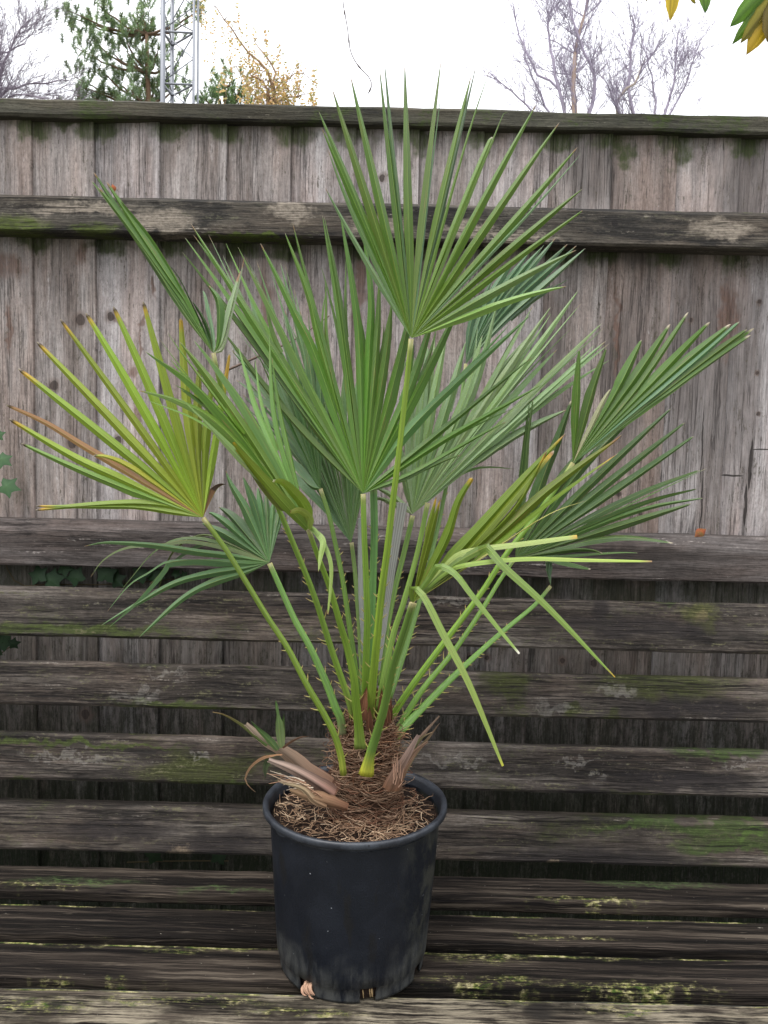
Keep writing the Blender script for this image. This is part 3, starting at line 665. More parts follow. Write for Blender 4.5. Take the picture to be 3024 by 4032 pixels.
def make_stalk(pts, r0, r1, col, cbase=None, thorns=True, flat=.6, th0=.05, th1=.75, basew=1.0, dens=1.0):
    """pts from hub to base (px,py,Y)"""
    P = smooth_line([at(*p) for p in pts], 36); r0 *= .90; r1 *= .86
    mb = MB(); rad = []
    for i in range(36):
        t = i / 35; r = r0 + (r1 - r0) * t ** 1.3
        if t > .90: r *= 1 + (basew - 1) * ((t - .90) / .10)
        rad.append(r)
    c2 = cbase or col
    col = (col[0], col[1], col[2] * .62)
    b0 = len(mb.v)
    mb.tube(P, rad, 8, (*col, 0), flat=flat, flatdir=Vector((1, 0, 0)))
    L = 36 * 8
    for i in range(36):
        t = i / 35; f = max(0, (t - .86) / .14) if cbase else 0; f2 = max(0, 1 - t * 22)
        for j in range(8):
            cc = Vector(col).lerp(Vector(c2), f).lerp(Vector((.30, .24, .12)), f2 * .8); g_ = (1.32, .98, .80, .98, 1.32, .98, .80, .98)[j]; mb.c[b0 + i * 8 + j] = (cc.x * g_, cc.y * g_, cc.z * g_, 0)
    tm = None
    if thorns:
        tm = MB(); tot = sum((a - b).length for a, b in zip(P, P[1:])); nn = int(tot / .0135 * dens * (th1 - th0))
        for q in range(nn):
            t = 1 - th0 - (th1 - th0) * (q + random.random() * .8) / nn
            f = t * 35; i = min(34, int(f)); p = P[i].lerp(P[i + 1], f - i); T = (P[i + 1] - P[i]).normalized()
            sd_ = random.choice((-1, 1)); side = Vector((1, 0, 0)); side = (side - T * side.dot(T)).normalized() * sd_
            r = rad[i]; ln = random.uniform(.005, .0125) * (1.15 if t > .6 else .65); dr = (side * random.uniform(.6, 1) - T * random.uniform(.5, 1.3) + Vector((0, random.uniform(-.4, .2), 0))).normalized()
            a0 = p + side * r * .8
            tm.tube([a0, a0 + dr * ln * .5, a0 + dr * ln - T * ln * .12], [.0013, .0009, .0002], 4, (.20, .26, .05, 0), c2=(.36, .22, .09, 0), cap=False)
    if tm:
        o_3 = len(mb.v); mb.v += tm.v; mb.a += tm.a; mb.c += tm.c; mb.f += [tuple(q + o_3 for q in f) for f in tm.f]; tm = None
    return mb, tm

def leaf(stalk, fan, label):
    (smb, tmb) = stalk
    so_ = smb.build('leaf_stalk', M_stalk, palm)
    if label: so_['label'] = label
    if tmb: 
        t_ = tmb.build('spines', M_stalk, so_)
    if fan: fan.build('leaf_fan', M_leaf, so_, False)
_pl = MB.build
def _unused(s, name, mat, parent=None, smooth=True):       # children of meshes at the origin keep world coordinates
    return _pl(s, name, mat, parent, smooth)

YEL = (.34, .33, .03); SG = (.10, .19, .035)
# A - upper centre
fA = make_fan(R1, R1(580, 1565), 1.10, [
 (250, 1000, 110, 755, {'w': .004, 'c': (.12, .2, .09)}), (250, 860, 125, 548, {'w': .005, 'c': (.1, .18, .07)}), (92, 400, {'w': .0075}), (78, 300), (150, 215), (250, 140), (407, 90, {'w': .0075}),
 (432, 80, {'w': .004, 'rf': .85, 'c': (.05, .10, .04)}), (545, 50), (743, 45), (750, 120, {'w': .0025, 'c': (.09, .15, .08)}), (908, 70, {'w': .0095}), (935, 85, {'w': .0055, 'c': (.045, .09, .04)}), (860, 560, 1008, 112, {'w': .003}), (1022, 412, {'bl': .75, 'w': .0088}),
 (1000, 540, 1085, 335, 1112, 345, {'w': .0035}), (1262, 250), (1388, 360), (1485, 535), (1505, 585, {'w': .0022, 'rf': .7, 'c': (.14, .22, .12)}), (1512, 720), (1440, 910, 1500, 860, {'w': .006}), (1480, 1062, {'w': .007, 'c': (.12, .22, .07)}), (1430, 1235, {'w': .0058, 'c': (.15, .26, .07)})],
 G_A, (.0, .05, .0), .0098, .33, bow=-.02)
leaf(make_stalk([(1619, 1334, 1.10), (1600, 1520, 1.105), (1569, 1800, 1.11), (1545, 1990, 1.115), (1523, 2180, 1.12), (1501, 2342, 1.125), (1480, 2560, 1.135), (1463, 2740, 1.15), (1455, 2860, 1.17)], .0038, .0078, (.15, .235, .035), (.22, .27, .05), flat=.55, th0=.05, th1=.5), fA, 'tallest stalk carrying the highest fan')
# B - centre
fB = make_fan(R2, R2(1210, 1897), 1.15, [
 (700, 1360, 260, 760, {'w': .006, 'y': .06}), (560, 1000, 160, 470, 30, 300), (45, 220), (85, 140), (102, 145, {'w': .005, 'rf': .7}), (210, 265), (395, 255), (435, 350, {'w': .006}),
 (900, 1000, 780, 740, 640, 440, 540, 230), (940, 950, 860, 600, 700, 135), (752, 145, 940, 950, {'w': .003}) if False else (880, 660, 750, 145, {'w': .005, 'rf': .75}), (1050, 700, 945, 70, {'w': .007}), (1062, 660, 957, 75, {'w': .0065}),
 (1190, 1000, 1150, 600, 1060, 75), (1250, 1000, 1262, 600, 1200, 120), (1300, 900, 1320, 420), (1360, 1000, 1400, 640), (1430, 1100, 1560, 560), (1520, 1200, 1700, 620),
 (1640, 1080, 1900, 560), (1511, 1485, 1911, 1096, 2306, 758, {'w': .0078, 'c': (.07, .165, .05)}), (1850, 1380, 2320, 958, {'w': .0045}), (1750, 1540, 2385, 1190, {'w': .005}), (1600, 1730, 2150, 1400, {'w': .004}), (1500, 1800, 1850, 1600, {'w': .006})],
 G_B, (.05, .06, .02), .0104, .36, scurf=.03, bow=-.03, strands=.55)
leaf(make_stalk([(1430, 1945, 1.15), (1434, 2100, 1.15), (1442, 2300, 1.155), (1446, 2450, 1.16), (1440, 2650, 1.17), (1438, 2800, 1.185)], .0042, .0072, (.13, .225, .04), flat=.55, th0=.0, th1=.55), fB, 'upright stalk of the large central fan')
# C - behind left of centre
fC = make_fan(R2, CZ(520, 622), 1.29, [
 (1000, 2050, 820, 1860, 620, 1640, {'c': (.06, .15, .04)}), (940, 1900, 760, 1620, 420, 1240, {'c': (.06, .15, .04)}), (800, 1600, 350, 960), (760, 1500, 340, 880), (720, 1300, 265, 500, {'w': .006}), (200, 185), (295, 295), (380, 370), (515, 380, {'w': .006}), (610, 410, {'w': .006}), (670, 350), (700, 405, {'w': .006}), (760, 560), (820, 770), (880, 900), (1000, 1300, 990, 950), (1080, 1400, 1110, 900), (1140, 1500, 1200, 1000), (1180, 1500, 1280, 840), (1230, 1500, 1390, 880), (1270, 1600, 1500, 1000)],
 G_C, (.10, .12, .06), .0100, .42, scurf=.5, strands=.8)
leaf(make_stalk([(1384, 2136, 1.29), (1396, 2234, 1.285), (1410, 2400, 1.27), (1420, 2540, 1.26), (1430, 2740, 1.24)], .0036, .0058, (.12, .19, .075), flat=.7), fC, 'thin silvery stalk behind the central one')
# D - silvery fan right of centre
fD = make_fan(R3, R3(370, 1866), 1.30, [
 (230, 1790, 100, 1720, {'w': .004}), (260, 1760, 130, 1680, {'w': .005}), (300, 1500, 200, 1300), (330, 1400, 385, 790), (475, 730), (600, 620), (600, 1150, 720, 740), (700, 1150, 830, 640), (750, 1100, 930, 500), (800, 1180, 1090, 560), (1160, 490), (1275, 490), (1455, 430), (1478, 455, {'w': .006}), (1320, 740), (1100, 1120, 1610, 570), (1635, 600, {'w': .004}), (1640, 715), (1150, 1190, 1660, 750), (1000, 1250, 1290, 1110), (900, 1450, 1390, 1125), (700, 1600, 1040, 1528, {'w': .005})],
 G_D, (.06, .10, .06), .0128, .42, scurf=.75, fold=.28, strands=.8)
leaf(make_stalk([(1625, 2030, 1.30), (1590, 2180, 1.29), (1550, 2340, 1.27), (1520, 2500, 1.25), (1500, 2700, 1.23)], .0045, .0062, (.12, .21, .06), flat=.6), fD, 'stalk of the broad silvery fan right of centre')
# E - back, upper right
fE = make_fan(R3, R3(720, 885), 1.44, [(760, 600, 900, 330, {'w': .006}), (850, 500, 1050, 160), (880, 520, 1130, 120), (900, 520, 1215, 90), (930, 520, 1305, 80), (960, 520, 1385, 100), (1000, 520, 1445, 110), (1020, 560, 1500, 150), (960, 640, 1300, 330, {'w': .006})], (.065, .135, .065), (.03, .04, .03), .012, .5, scurf=.3, strands=.8)
leaf(make_stalk([(1834, 1433, 1.44), (1812, 1600, 1.42), (1760, 1900, 1.39), (1700, 2180, 1.34), (1620, 2480, 1.29), (1530, 2760, 1.24)], .0032, .0052, (.12, .22, .08), thorns=True, flat=.6), fE, 'thin back stalk of the half-open fan below the rail')
# F - right, behind
fF = make_fan(R6, R6(525, 1070), 1.27, [(545, 720, 565, 370, {'w': .0068}), (620, 700, 720, 395, {'w': .008}), (640, 840, 745, 600, {'w': .005, 'c': (.28, .26, .15)}), (760, 680, 925, 345), (1090, 288), (860, 680, 1195, 210, {'w': .0075}), (1000, 580, 1325, 200), (1445, 225), (1492, 260, {'c': (.1, .2, .1)}), (1537, 270), (1562, 290), (1578, 302), (800, 850, 965, 745, {'w': .007})], G_F, (.0, .03, .05), .0135, .55, tb=.014, tipc=(.4, .34, .27), fold=.26, bl=.2)
leaf(make_stalk([(2256, 1824, 1.27), (2120, 2020, 1.25), (1997, 2177, 1.235), (1898, 2330, 1.225), (1765, 2508, 1.21), (1630, 2690, 1.20), (1530, 2840, 1.20)], .0042, .0062, (.14, .25, .04), flat=.75), fF, 'long slanting stalk reaching the fan at far right')
# G - right, lower
fG = make_fan(R6, R6(190, 1622), 1.34, [(210, 1300, 240, 1000, 272, 722, {'w': .006}), (240, 1200, 260, 950, 292, 715, {'w': .006}), (350, 1150, 430, 950, 520, 690), (450, 1180, 690, 850), (560, 1120, 880, 800, 960, 745), (1095, 727), (1175, 822), (1228, 922), (850, 1270, 1262, 1075), (1305, 1103, {'w': .003}), (900, 1300, 1248, 1180), (900, 1340, 1283, 1242, {'w': .007}), (850, 1420, 1210, 1325), (750, 1500, 1110, 1488), (600, 1560, 700, 1555, {'w': .006}), (600, 1600, 905, 1540, {'w': .0035}), (400, 1630, 630, 1682, {'w': .008})], G_G, (.0, .0, -.04), .0118, .42, scurf=.28, tb=.012, tipc=(.4, .34, .27), bow=-.03, bl=.18)
leaf(make_stalk([(2026, 2200, 1.34), (1965, 2290, 1.32), (1898, 2400, 1.29), (1790, 2560, 1.26), (1660, 2720, 1.23), (1560, 2880, 1.21)], .0038, .0058, (.12, .23, .05), flat=.75), fG, 'slanting stalk of the flat spread fan at lower right')
# H - front right with drooping blades
fH = make_fan(R5, R5(185, 1168), 1.02, [
 (240, 900, 330, 520, {'w': .006, 'yl': .12}), (352, 542, {'w': .005, 'rf': .9, 'yl': .1}), (380, 800, 460, 560, 545, 412, {'bl': .5, 'yl': .06, 'w': .0062}), (400, 930, 700, 590, 1100, 100, {'yl': .09, 'w': .0095}), (500, 880, 800, 520, 1030, 200, {'yl': .09, 'w': .0105, 'bl': .4}), (560, 840, 800, 600, 985, 280, {'w': .005, 'yl': .09, 'bl': .3}),
 (600, 850, 1000, 480, 1390, 165, 1432, 122, {'yl': .09, 'tb': .05, 'w': .0118}), (640, 860, 1000, 560, 1412, 215, {'yl': .09, 'w': .0105}), (700, 830, 1000, 620, 1225, 516, {'w': .0025, 'c': (.30, .31, .09)})],
 G_H, (-.02, -.03, -.05), .0125, .42, tb=.02)
def iblade(mb, rg, pts, Y0, Y1, wmax, col, c2, n=22, yaw=.35, blunt=.3, tip=None, fold=.22):
    P = smooth_line([at(*rg(pts[i_], pts[i_ + 1]), Y0 + (Y1 - Y0) * i_ / (len(pts) - 2)) for i_ in range(0, len(pts), 2)], n); rnd = random.random() * 20; rows = []
    for i, p in enumerate(P):
        t = i / (n - 1); T = (P[min(n - 1, i + 1)] - P[max(0, i - 1)]).normalized(); s_ = T.cross(Vector((0, 1, 0))); s_ = (s_.normalized() + Vector((0, yaw, 0))); s_ = (s_ - T * s_.dot(T)).normalized(); N_ = s_.cross(T).normalized()
        if N_.y > 0: N_ = -N_
        w_ = wmax * (.55 + .45 * min(1, t * 3.5)) * ((1 - t ** 3) * (1 - blunt) + blunt); cc = tuple(a + (b - a) * t for a, b in zip(col, c2))
        if t > .955: cc = tip or BR
        rows.append([mb.vert(p + s_ * w_ * u - N_ * (abs(u) * w_ * fold), (t * .3, u, rnd), (*cc, 0)) for u in (-1, -.5, 0, .5, 1)])
    for a_, b_ in zip(rows, rows[1:]):
        for q in range(4): mb.f.append((a_[q], a_[q + 1], b_[q + 1], b_[q]))
WT = (.6, .55, .5)
iblade(fH, R5, [185, 1160, 180, 1080, 250, 1120, 370, 1350, 530, 1659, 725, 2136], 1.01, .92, .0050, (.12, .19, .035), (.19, .25, .05), tip=YEL, yaw=.5)
iblade(fH, R5, [215, 1110, 290, 1010, 340, 948, 440, 992, 540, 1120, 700, 1320, 822, 1468], 1.01, .94, .0044, (.10, .17, .03), (.16, .25, .045), tip=WT, yaw=.6)
iblade(fH, R5, [250, 1110, 420, 950, 600, 846, 640, 850, 740, 960, 1000, 1200, 1390, 1608], 1.01, .92, .0056, (.09, .14, .025), (.13, .21, .03), tip=OR, yaw=.5, blunt=.1)
iblade(fH, R5, [260, 1100, 430, 900, 590, 848, 850, 815, 1165, 772], 1.01, .96, .0046, (.2, .26, .07), (.27, .34, .10), tip=OR, blunt=.6, yaw=.9)
iblade(fH, R5, [260, 1090, 400, 980, 520, 938, 850, 905, 1200, 912, 1610, 920], 1.01, .93, .0036, (.15, .24, .04), (.26, .34, .05), tip=BR, yaw=.9)
leaf(make_stalk([(1623, 2373, 1.02), (1600, 2450, 1.03), (1553, 2600, 1.05), (1530, 2700, 1.065), (1508, 2800, 1.08), (1480, 2900, 1.095), (1458, 2970, 1.10), (1442, 3050, 1.105)], .0042, .0085, (.085, .155, .04), YEL, flat=.6, basew=1.55, th1=.85), fH, 'front stalk with a yellow base, below the drooping blades')
# I - right, folded leaf behind G
fI = make_fan(R5, R5(1008, 1065), 1.37, [(985, 960, 1000, 860, {'w': .01}), (1000, 950, 1040, 820, {'w': .01}), (1010, 980, 1060, 760, {'w': .009}), (1000, 1000, 975, 950, {'w': .006})], (.075, .13, .07), (.03, .03, .03), .010, .8, scurf=.3)
leaf(make_stalk([(2168, 2308, 1.37), (2150, 2330, 1.365), (2097, 2390, 1.35), (1964, 2500, 1.31), (1800, 2650, 1.26), (1680, 2770, 1.23), (1585, 2870, 1.20), (1530, 2940, 1.19), (1512, 2990, 1.185)], .0036, .0082, (.12, .24, .07), (.22, .30, .06), flat=.5), fI, 'lowest pale slanting stalk on the right')
# J - left centre, bright, partly folded
fJ = make_fan(R7, R7(1262, 2050), 1.04, [
 (1170, 1955, 1080, 1910, 860, 1580, {'w': .010, 'c': (.10, .13, .02), 'yl': .25, 'y': -.02}), (1050, 1850, 820, 1565, {'w': .006, 'c': (.11, .13, .03)}), (900, 1690, 665, 1440, {'c': (.09, .14, .025)}), (900, 1650, 555, 1330, {'w': .007, 'c': (.12, .18, .04)}), (760, 1540, 385, 1335), (800, 1500, 560, 1330, 335, 1240), (900, 1560, 640, 1280, 375, 1108), (950, 1600, 700, 1320, 445, 1010), (600, 1140, 495, 980), (760, 1270, 565, 985),
 (1100, 1700, 920, 1380, 730, 1100, 640, 980, {'c': (.11, .2, .06)}), (1000, 1440, 930, 1200, 883, 1010, {'w': .008, 'c': (.15, .28, .07)}), (1090, 1480, 1050, 1015, {'w': .006, 'c': (.12, .24, .06)}), (1120, 1460, 1065, 1130, {'w': .006})],
 G_J, (-.06, .0, .06), .0128, .42, tb=.012, hubc=(.2, .32, .07), fold=.3, strands=.4)
iblade(fJ, R7, [1262, 2050, 1240, 1930, 1170, 1840, 1120, 1795, 1070, 1788], 1.035, 1.00, .0105, (.13, .20, .025), (.17, .24, .035), tip=WT, yaw=.7, blunt=.15)
iblade(fJ, R7, [1262, 2050, 1262, 1990, 1215, 1952, 1165, 1957], 1.03, 1.0, .0075, (.16, .23, .04), (.26, .30, .08), yaw=.9)
iblade(fJ, CZ, [215, 510, 255, 520, 330, 640, 375, 780, 372, 950, 352, 1140], 1.035, 1.0, .0030, (.14, .22, .05), (.22, .30, .07), yaw=.3)
iblade(fJ, CZ, [225, 515, 280, 560, 318, 620, 300, 720, 283, 835], 1.035, 1.0, .0045, (.14, .22, .05), (.24, .33, .08), yaw=.3, blunt=0)
iblade(fJ, R7, [1262, 2050, 1150, 1930, 1000, 1760, 900, 1640, 855, 1578], 1.03, .99, .0090, (.10, .17, .02), (.15, .19, .02), yaw=.3, tip=OR, blunt=.15)
leaf(make_stalk([(1214, 2084, 1.04), (1252, 2190, 1.05), (1300, 2320, 1.065), (1333, 2435, 1.075), (1366, 2549, 1.09), (1393, 2668, 1.10), (1400, 2750, 1.11), (1412, 2860, 1.125), (1418, 2945, 1.14)], .0036, .0082, (.125, .21, .035), (.20, .28, .06), flat=.6, basew=1.3), fJ, 'stalk of the bright folded fan left of centre')
# K - upper left, folded narrow
fK = make_fan(R7, R7(745, 1092), 1.10, [
 (640, 960, 560, 850, 335, 515, {'w': .006}), (600, 890, 420, 600, 82, 150), (580, 840, 95, 140), (580, 820, 122, 150), (590, 800, 165, 182), (600, 800, 420, 480, 242, 245), (640, 850, 560, 680, 485, 570, {'w': .005, 'y': .05, 'c': (.07, .14, .06)}),
 (730, 1000, 690, 900, 632, 800, {'w': .006, 'c': (.03, .07, .02)}), (740, 980, 715, 850, 690, 700, {'w': .005, 'c': (.11, .2, .1), 'y': .05}), (775, 1040, 785, 900, 770, 800, 722, 735, {'w': .0095, 'c': (.05, .12, .02)}), (790, 1040, 830, 900, 895, 640, {'w': .006, 'c': (.16, .24, .12), 'tb': .12, 'y': .03}), (800, 1060, 850, 860, 915, 590, {'w': .0025, 'c': (.2, .24, .15), 'tb': .1, 'y': .03})],
 G_K, (.02, .0, .02), .0110, .5, fold=.3, bl=.15)
leaf(make_stalk([(840, 1390, 1.10), (880, 1560, 1.11), (960, 1740, 1.125), (1050, 1900, 1.13), (1104, 2020, 1.135), (1160, 2153, 1.14), (1236, 2343, 1.145), (1306, 2560, 1.15), (1371, 2750, 1.155), (1395, 2850, 1.17)], .0034, .0060, (.12, .20, .035), (.20, .27, .06), flat=.7), fK, 'stalk passing behind the bright fan to the tall folded leaf')
# L - yellowing fan far left
fL = make_fan(R4, R4(1326, 1556), 1.14, [
 (1150, 1525, 895, 1490, 600, 1487, 235, 1497, {'w': .0052, 'yl': .12}), (1150, 1490, 900, 1462, 500, 1475, 232, 1490, {'w': .006, 'yl': .12}),
 (700, 1320, 140, 1100, {'c': (.13, .21, .045), 'w': .0075}), (800, 1310, 480, 1165, 60, 930, {'yl': .1}), (900, 1300, 560, 1085, 300, 900, 40, 745, {'c': (.27, .15, .09), 'w': .009, 'tb': .03}), (860, 1230, 700, 1130, 610, 1095, {'c': (.33, .30, .03), 'w': .007}),
 (120, 565, {'w': .0105, 'yl': .12, 'tb': .03}), (240, 395, {'yl': .09, 'tb': .03}), (393, 238, {'yl': .10, 'tb': .03, 'w': .0085}), (560, 160, {'yl': .08, 'tb': .03}), (740, 118, {'yl': .08, 'tb': .02}), (935, 150, {'yl': .08, 'tb': .02}), (1230, 900, 1180, 220, {'yl': .08}), (1290, 1000, 1300, 560, {'c': (.17, .2, .03)}), (1340, 1100, 1380, 700), (1400, 1100, 1500, 480, {'yl': .3, 'w': .006}), (1390, 1400, 1440, 1330, 1478, 1280, {'c': (.16, .08, .04), 'w': .006, 'tb': .4})],
 G_L, (-.02, -.02, .02), .0104, .36, tb=.02, tipc=DK, fold=.30, bow=-.02, bl=.32)
leaf(make_stalk([(800, 2040, 1.14), (880, 2150, 1.135), (951, 2262, 1.13), (1053, 2430, 1.125), (1132, 2551, 1.12), (1210, 2700, 1.115), (1275, 2810, 1.115), (1320, 2900, 1.115), (1345, 2990, 1.12), (1352, 3050, 1.125)], .0040, .0058, (.115, .18, .03), (.30, .34, .05), flat=.8, th1=.55, dens=.6), fL, 'leftmost stalk, carrying the yellowing fan')
# M - lower left, blue green, arching blades
fM = make_fan(R8, R8(1262, 522), 1.20, [
 (1100, 590, 900, 650, 700, 750, 410, 985, {'w': .0058, 'y': -.03}), (1100, 560, 900, 590, 650, 650, 400, 770, 165, 885, {'w': .0058, 'y': -.03}), (1100, 530, 820, 508, 600, 530, 560, 590, 400, 790, 215, 978, {'w': .008, 'y': -.03}), (1100, 515, 800, 515, 600, 520, 480, 590, 350, 670, 200, 845, {'w': .004, 'y': 0}),
 (1000, 480, 800, 455, 500, 412, 200, 400, 50, 430, {'w': .0085, 'y': 0}), (1050, 440, 750, 380, 560, 400, 330, 415, 180, 490, 90, 605, {'w': .0055, 'y': .06, 'c': (.07, .10, .03)}), (1000, 420, 820, 360, 640, 365, 500, 440, 380, 560, 268, 678, {'w': .007, 'y': .07, 'c': (.07, .11, .03)}), (1000, 390, 850, 330, 700, 370, 600, 470, 525, 680, {'w': .006, 'y': .08, 'c': (.08, .11, .03)}), (1000, 430, 850, 410, 720, 470, 600, 560, 480, 670, {'w': .006, 'y': .08, 'c': (.05, .1, .04)}),
 (980, 340, 820, 285), (900, 190, 870, 180), (930, 110), (1120, 200, 1010, 20, 975, -60), (1180, 200, 1090, -60), (1185, -10), (1240, 60), (1290, 90), (1335, 150), (1352, 190, {'w': .006})],
 G_M, (.0, .05, .05), .0098, .55, scurf=.15, tb=.012, fold=.28)
leaf(make_stalk([(1061, 2218, 1.20), (1102, 2310, 1.195), (1162, 2443, 1.185), (1222, 2551, 1.175), (1289, 2700, 1.165), (1320, 2785, 1.16), (1341, 2830, 1.16), (1350, 2900, 1.165)], .0045, .0075, (.12, .235, .08), (.16, .15, .09), flat=.5, th1=.6), fM, 'pale stalk of the low arching blue-green fan')
# O - behind, hub hidden
fO = make_fan(R2, (1262, 1925), 1.24, [(860, 1830, 700, 1640, {'c': (.05, .13, .03)}), (760, 1560, 520, 1290), (700, 1450, 380, 1090), (650, 1300, 350, 960), (640, 1200, 500, 940, {'w': .007}), (600, 900, 360, 610, {'w': .006}), (760, 1200, 590, 800), (820, 1200, 700, 700), (880, 1200, 800, 700), (930, 1250, 900, 800)], (.05, .125, .03), (.08, .08, .08), .0095, .4, scurf=.25, strands=.8)
leaf(make_stalk([(1262, 1925, 1.24), (1295, 2028, 1.23), (1317, 2125, 1.225), (1350, 2288, 1.215), (1382, 2505, 1.205), (1404, 2668, 1.20), (1415, 2800, 1.20)], .0036, .0056, (.10, .18, .045), flat=.7), fO, 'slim green stalk behind the folded bright fan')
# unopened silvery spears and plain stalks in the crown centre
def spear(pts, w0, w1, col, label):
    mb = MB(); P = smooth_line([at(*p) for p in pts], 24); n_ = 9
    rows = []
    for i, p in enumerate(P):
        T = (P[min(23, i + 1)] - P[max(0, i - 1)]).normalized(); s_ = Vector((1, 0, 0)); s_ = (s_ - T * s_.dot(T)).normalized(); w_ = w0 + (w1 - w0) * i / 23
        rows.append([mb.vert(p + s_ * w_ * (2 * q / (n_ - 1) - 1) + Vector((0, (.0022 if q % 2 else -.0022) * min(1, w_ / .006) , 0)), (i * .01, q * .7, 1), (*(v * (1.15 if q % 2 else .55) for v in col), 0)) for q in range(n_)])
    for a_, b_ in zip(rows, rows[1:]):
        for q in range(n_ - 1): mb.f.append((a_[q], a_[q + 1], b_[q + 1], b_[q]))
    mb.build('unopened_leaf', M_stalk, palm)['label'] = label
spear([(1585, 1980, 1.27), (1560, 2130, 1.26), (1535, 2300, 1.25), (1515, 2450, 1.24), (1490, 2640, 1.22)], .0085, .0025, (.44, .44, .41), 'silvery striped unopened leaf right of the central stalk')
spear([(1425, 2040, 1.20), (1421, 2200, 1.20), (1422, 2350, 1.20), (1430, 2520, 1.20), (1440, 2740, 1.20)], .0055, .0025, (.42, .44, .42), 'silvery unopened leaf hidden behind the central stalk')
leaf(make_stalk([(1470, 1900, 1.22), (1474, 2100, 1.215), (1468, 2300, 1.21), (1463, 2500, 1.205), (1458, 2760, 1.20)], .0062, .0066, (.09, .20, .08), flat=.5, th0=.2, th1=.8, dens=1.4), None, 'broad green stalk directly behind the central one')
leaf(make_stalk([(1684, 1980, 1.20), (1645, 2170, 1.195), (1590, 2370, 1.185), (1548, 2500, 1.18), (1510, 2680, 1.17), (1490, 2800, 1.17)], .0040, .0062, (.14, .23, .06), flat=.7, th1=.4), None, 'stalk between the silvery fan and the drooping one')
leaf(make_stalk([(1632, 2375, 1.05), (1605, 2470, 1.06), (1560, 2610, 1.085), (1530, 2740, 1.11), (1510, 2830, 1.13)], .0036, .004, (.16, .27, .10), flat=.6, thorns=False), None, 'pale strip edging the front stalk')

# trunk -----------------------------------------------------------
tk = MB(); NT_ = 34; NR = 26
base_c = at(1442, 3120, 1.19); TZ0 = SOILZ - .01; TZ1 = at(1440, 2800, 1.19).z
TX = base_c.x
def trad(t): return (.058 - .012 * min(1, t * 3) - .010 * max(0, t - .3) / .7) * (1 if t < .8 else 1 - (t - .8) * 2.2)
rows = []
for i in range(NR):
    t = i / (NR - 1); z = TZ0 + (TZ1 - TZ0) * t
    rows.append([tk.vert((TX + (trad(t) + .006 * noise.noise(Vector((math.cos(a) * 3, math.sin(a) * 3, z * 40)))) * math.cos(a), PY + (trad(t) + .004 * noise.noise(Vector((math.cos(a) * 9, math.sin(a) * 9, z * 60)))) * math.sin(a), z), (z, a, 0), (.035, .019, .012, 0)) for a in (2 * math.pi * j / NT_ for j in range(NT_))])
for a_, b_ in zip(rows, rows[1:]):
    for j in range(NT_): tk.f.append((a_[j], a_[(j + 1) % NT_], b_[(j + 1) % NT_], b_[j]))
tk.f.append(tuple(rows[-1]))
for q in range(1500):                      # matted fibre hair
    t = random.random() ** 1.15; z = TZ0 + (TZ1 - TZ0) * t * .98; a = random.uniform(-math.pi, .3) if random.random() < .8 else random.uniform(0, 6.28)
    da = random.uniform(.25, .9) * random.choice((-1, 1)); dz = random.uniform(-.012, .016); P = []; lift = random.uniform(.0, .007) if random.random() < .88 else random.uniform(.006, .02)
    for s_ in range(6):
        u = s_ / 5; aa = a + da * u; tt = max(0, min(1, (z + dz * u - TZ0) / (TZ1 - TZ0))); r_ = trad(tt) + .0025 + lift * math.sin(u * 3.1) + (lift * u if lift > .008 else 0)
        P.append(Vector((TX + r_ * math.cos(aa), PY + r_ * math.sin(aa), max(SOILZ, z + dz * u + .004 * math.sin(u * 3.1) * (1 if dz > 0 else -1)))))
    c_ = random.choice([(.15, .085, .055), (.21, .13, .088), (.08, .042, .028), (.30, .20, .14), (.14, .065, .040)]); rr = random.uniform(.0003, .0008)
    tk.tube(P, rr, 3, (*c_, 0), cap=False)
for q in range(260):                       # loose hairs around the collar and the crown
    t = random.choice((0.02, .55, .8, .95)) + random.uniform(-.1, .1); t = max(0, min(1, t)); a = random.uniform(-math.pi, .2); z = TZ0 + (TZ1 - TZ0) * t; p = Vector((TX + trad(t) * math.cos(a), PY + trad(t) * math.sin(a), max(z, SOILZ)))
    d = Vector((math.cos(a) + random.uniform(-.6, .6), math.sin(a) * .7 + random.uniform(-.4, .4), random.uniform(-.3, .9))).normalized(); P = [p]; L = random.uniform(.014, .038)
    for s_ in range(5):
        d = (d + Vector((random.uniform(-.5, .5), random.uniform(-.5, .5), random.uniform(-.4, .25)))).normalized(); p = p + d * L / 5; p.z = max(p.z, SOILZ); P.append(p.copy())
    tk.tube(P, [.0006, .0006, .0005, .0005, .0004, .0002], 3, random.choice([(.32, .17, .10, 0), (.20, .09, .05, 0), (.42, .28, .18, 0)]), cap=False)
for q in range(420):                       # strands wrapped over the leaf bases
    t = random.uniform(.3, .97); z = TZ0 + (TZ1 - TZ0) * t; a = random.uniform(-math.pi, 0); da = random.uniform(.3, 1.1) * random.choice((-1, 1)); lf = random.uniform(.006, .017); dz = random.uniform(-.015, .02); P = []
    for s_ in range(7):
        u = s_ / 6; aa = a + da * u; r_ = trad(max(0, min(1, t))) + lf * math.sin(u * 3.14) + .002; P.append(Vector((TX + r_ * math.cos(aa), PY + r_ * math.sin(aa), z + dz * u + .004 * math.sin(u * 5))))
    tk.tube(P, random.uniform(.0003, .0006), 3, (*random.choice([(.20, .12, .08), (.13, .07, .045), (.30, .20, .14)]), 0), cap=False)
trunk = tk.build('trunk', M_fibre, palm)
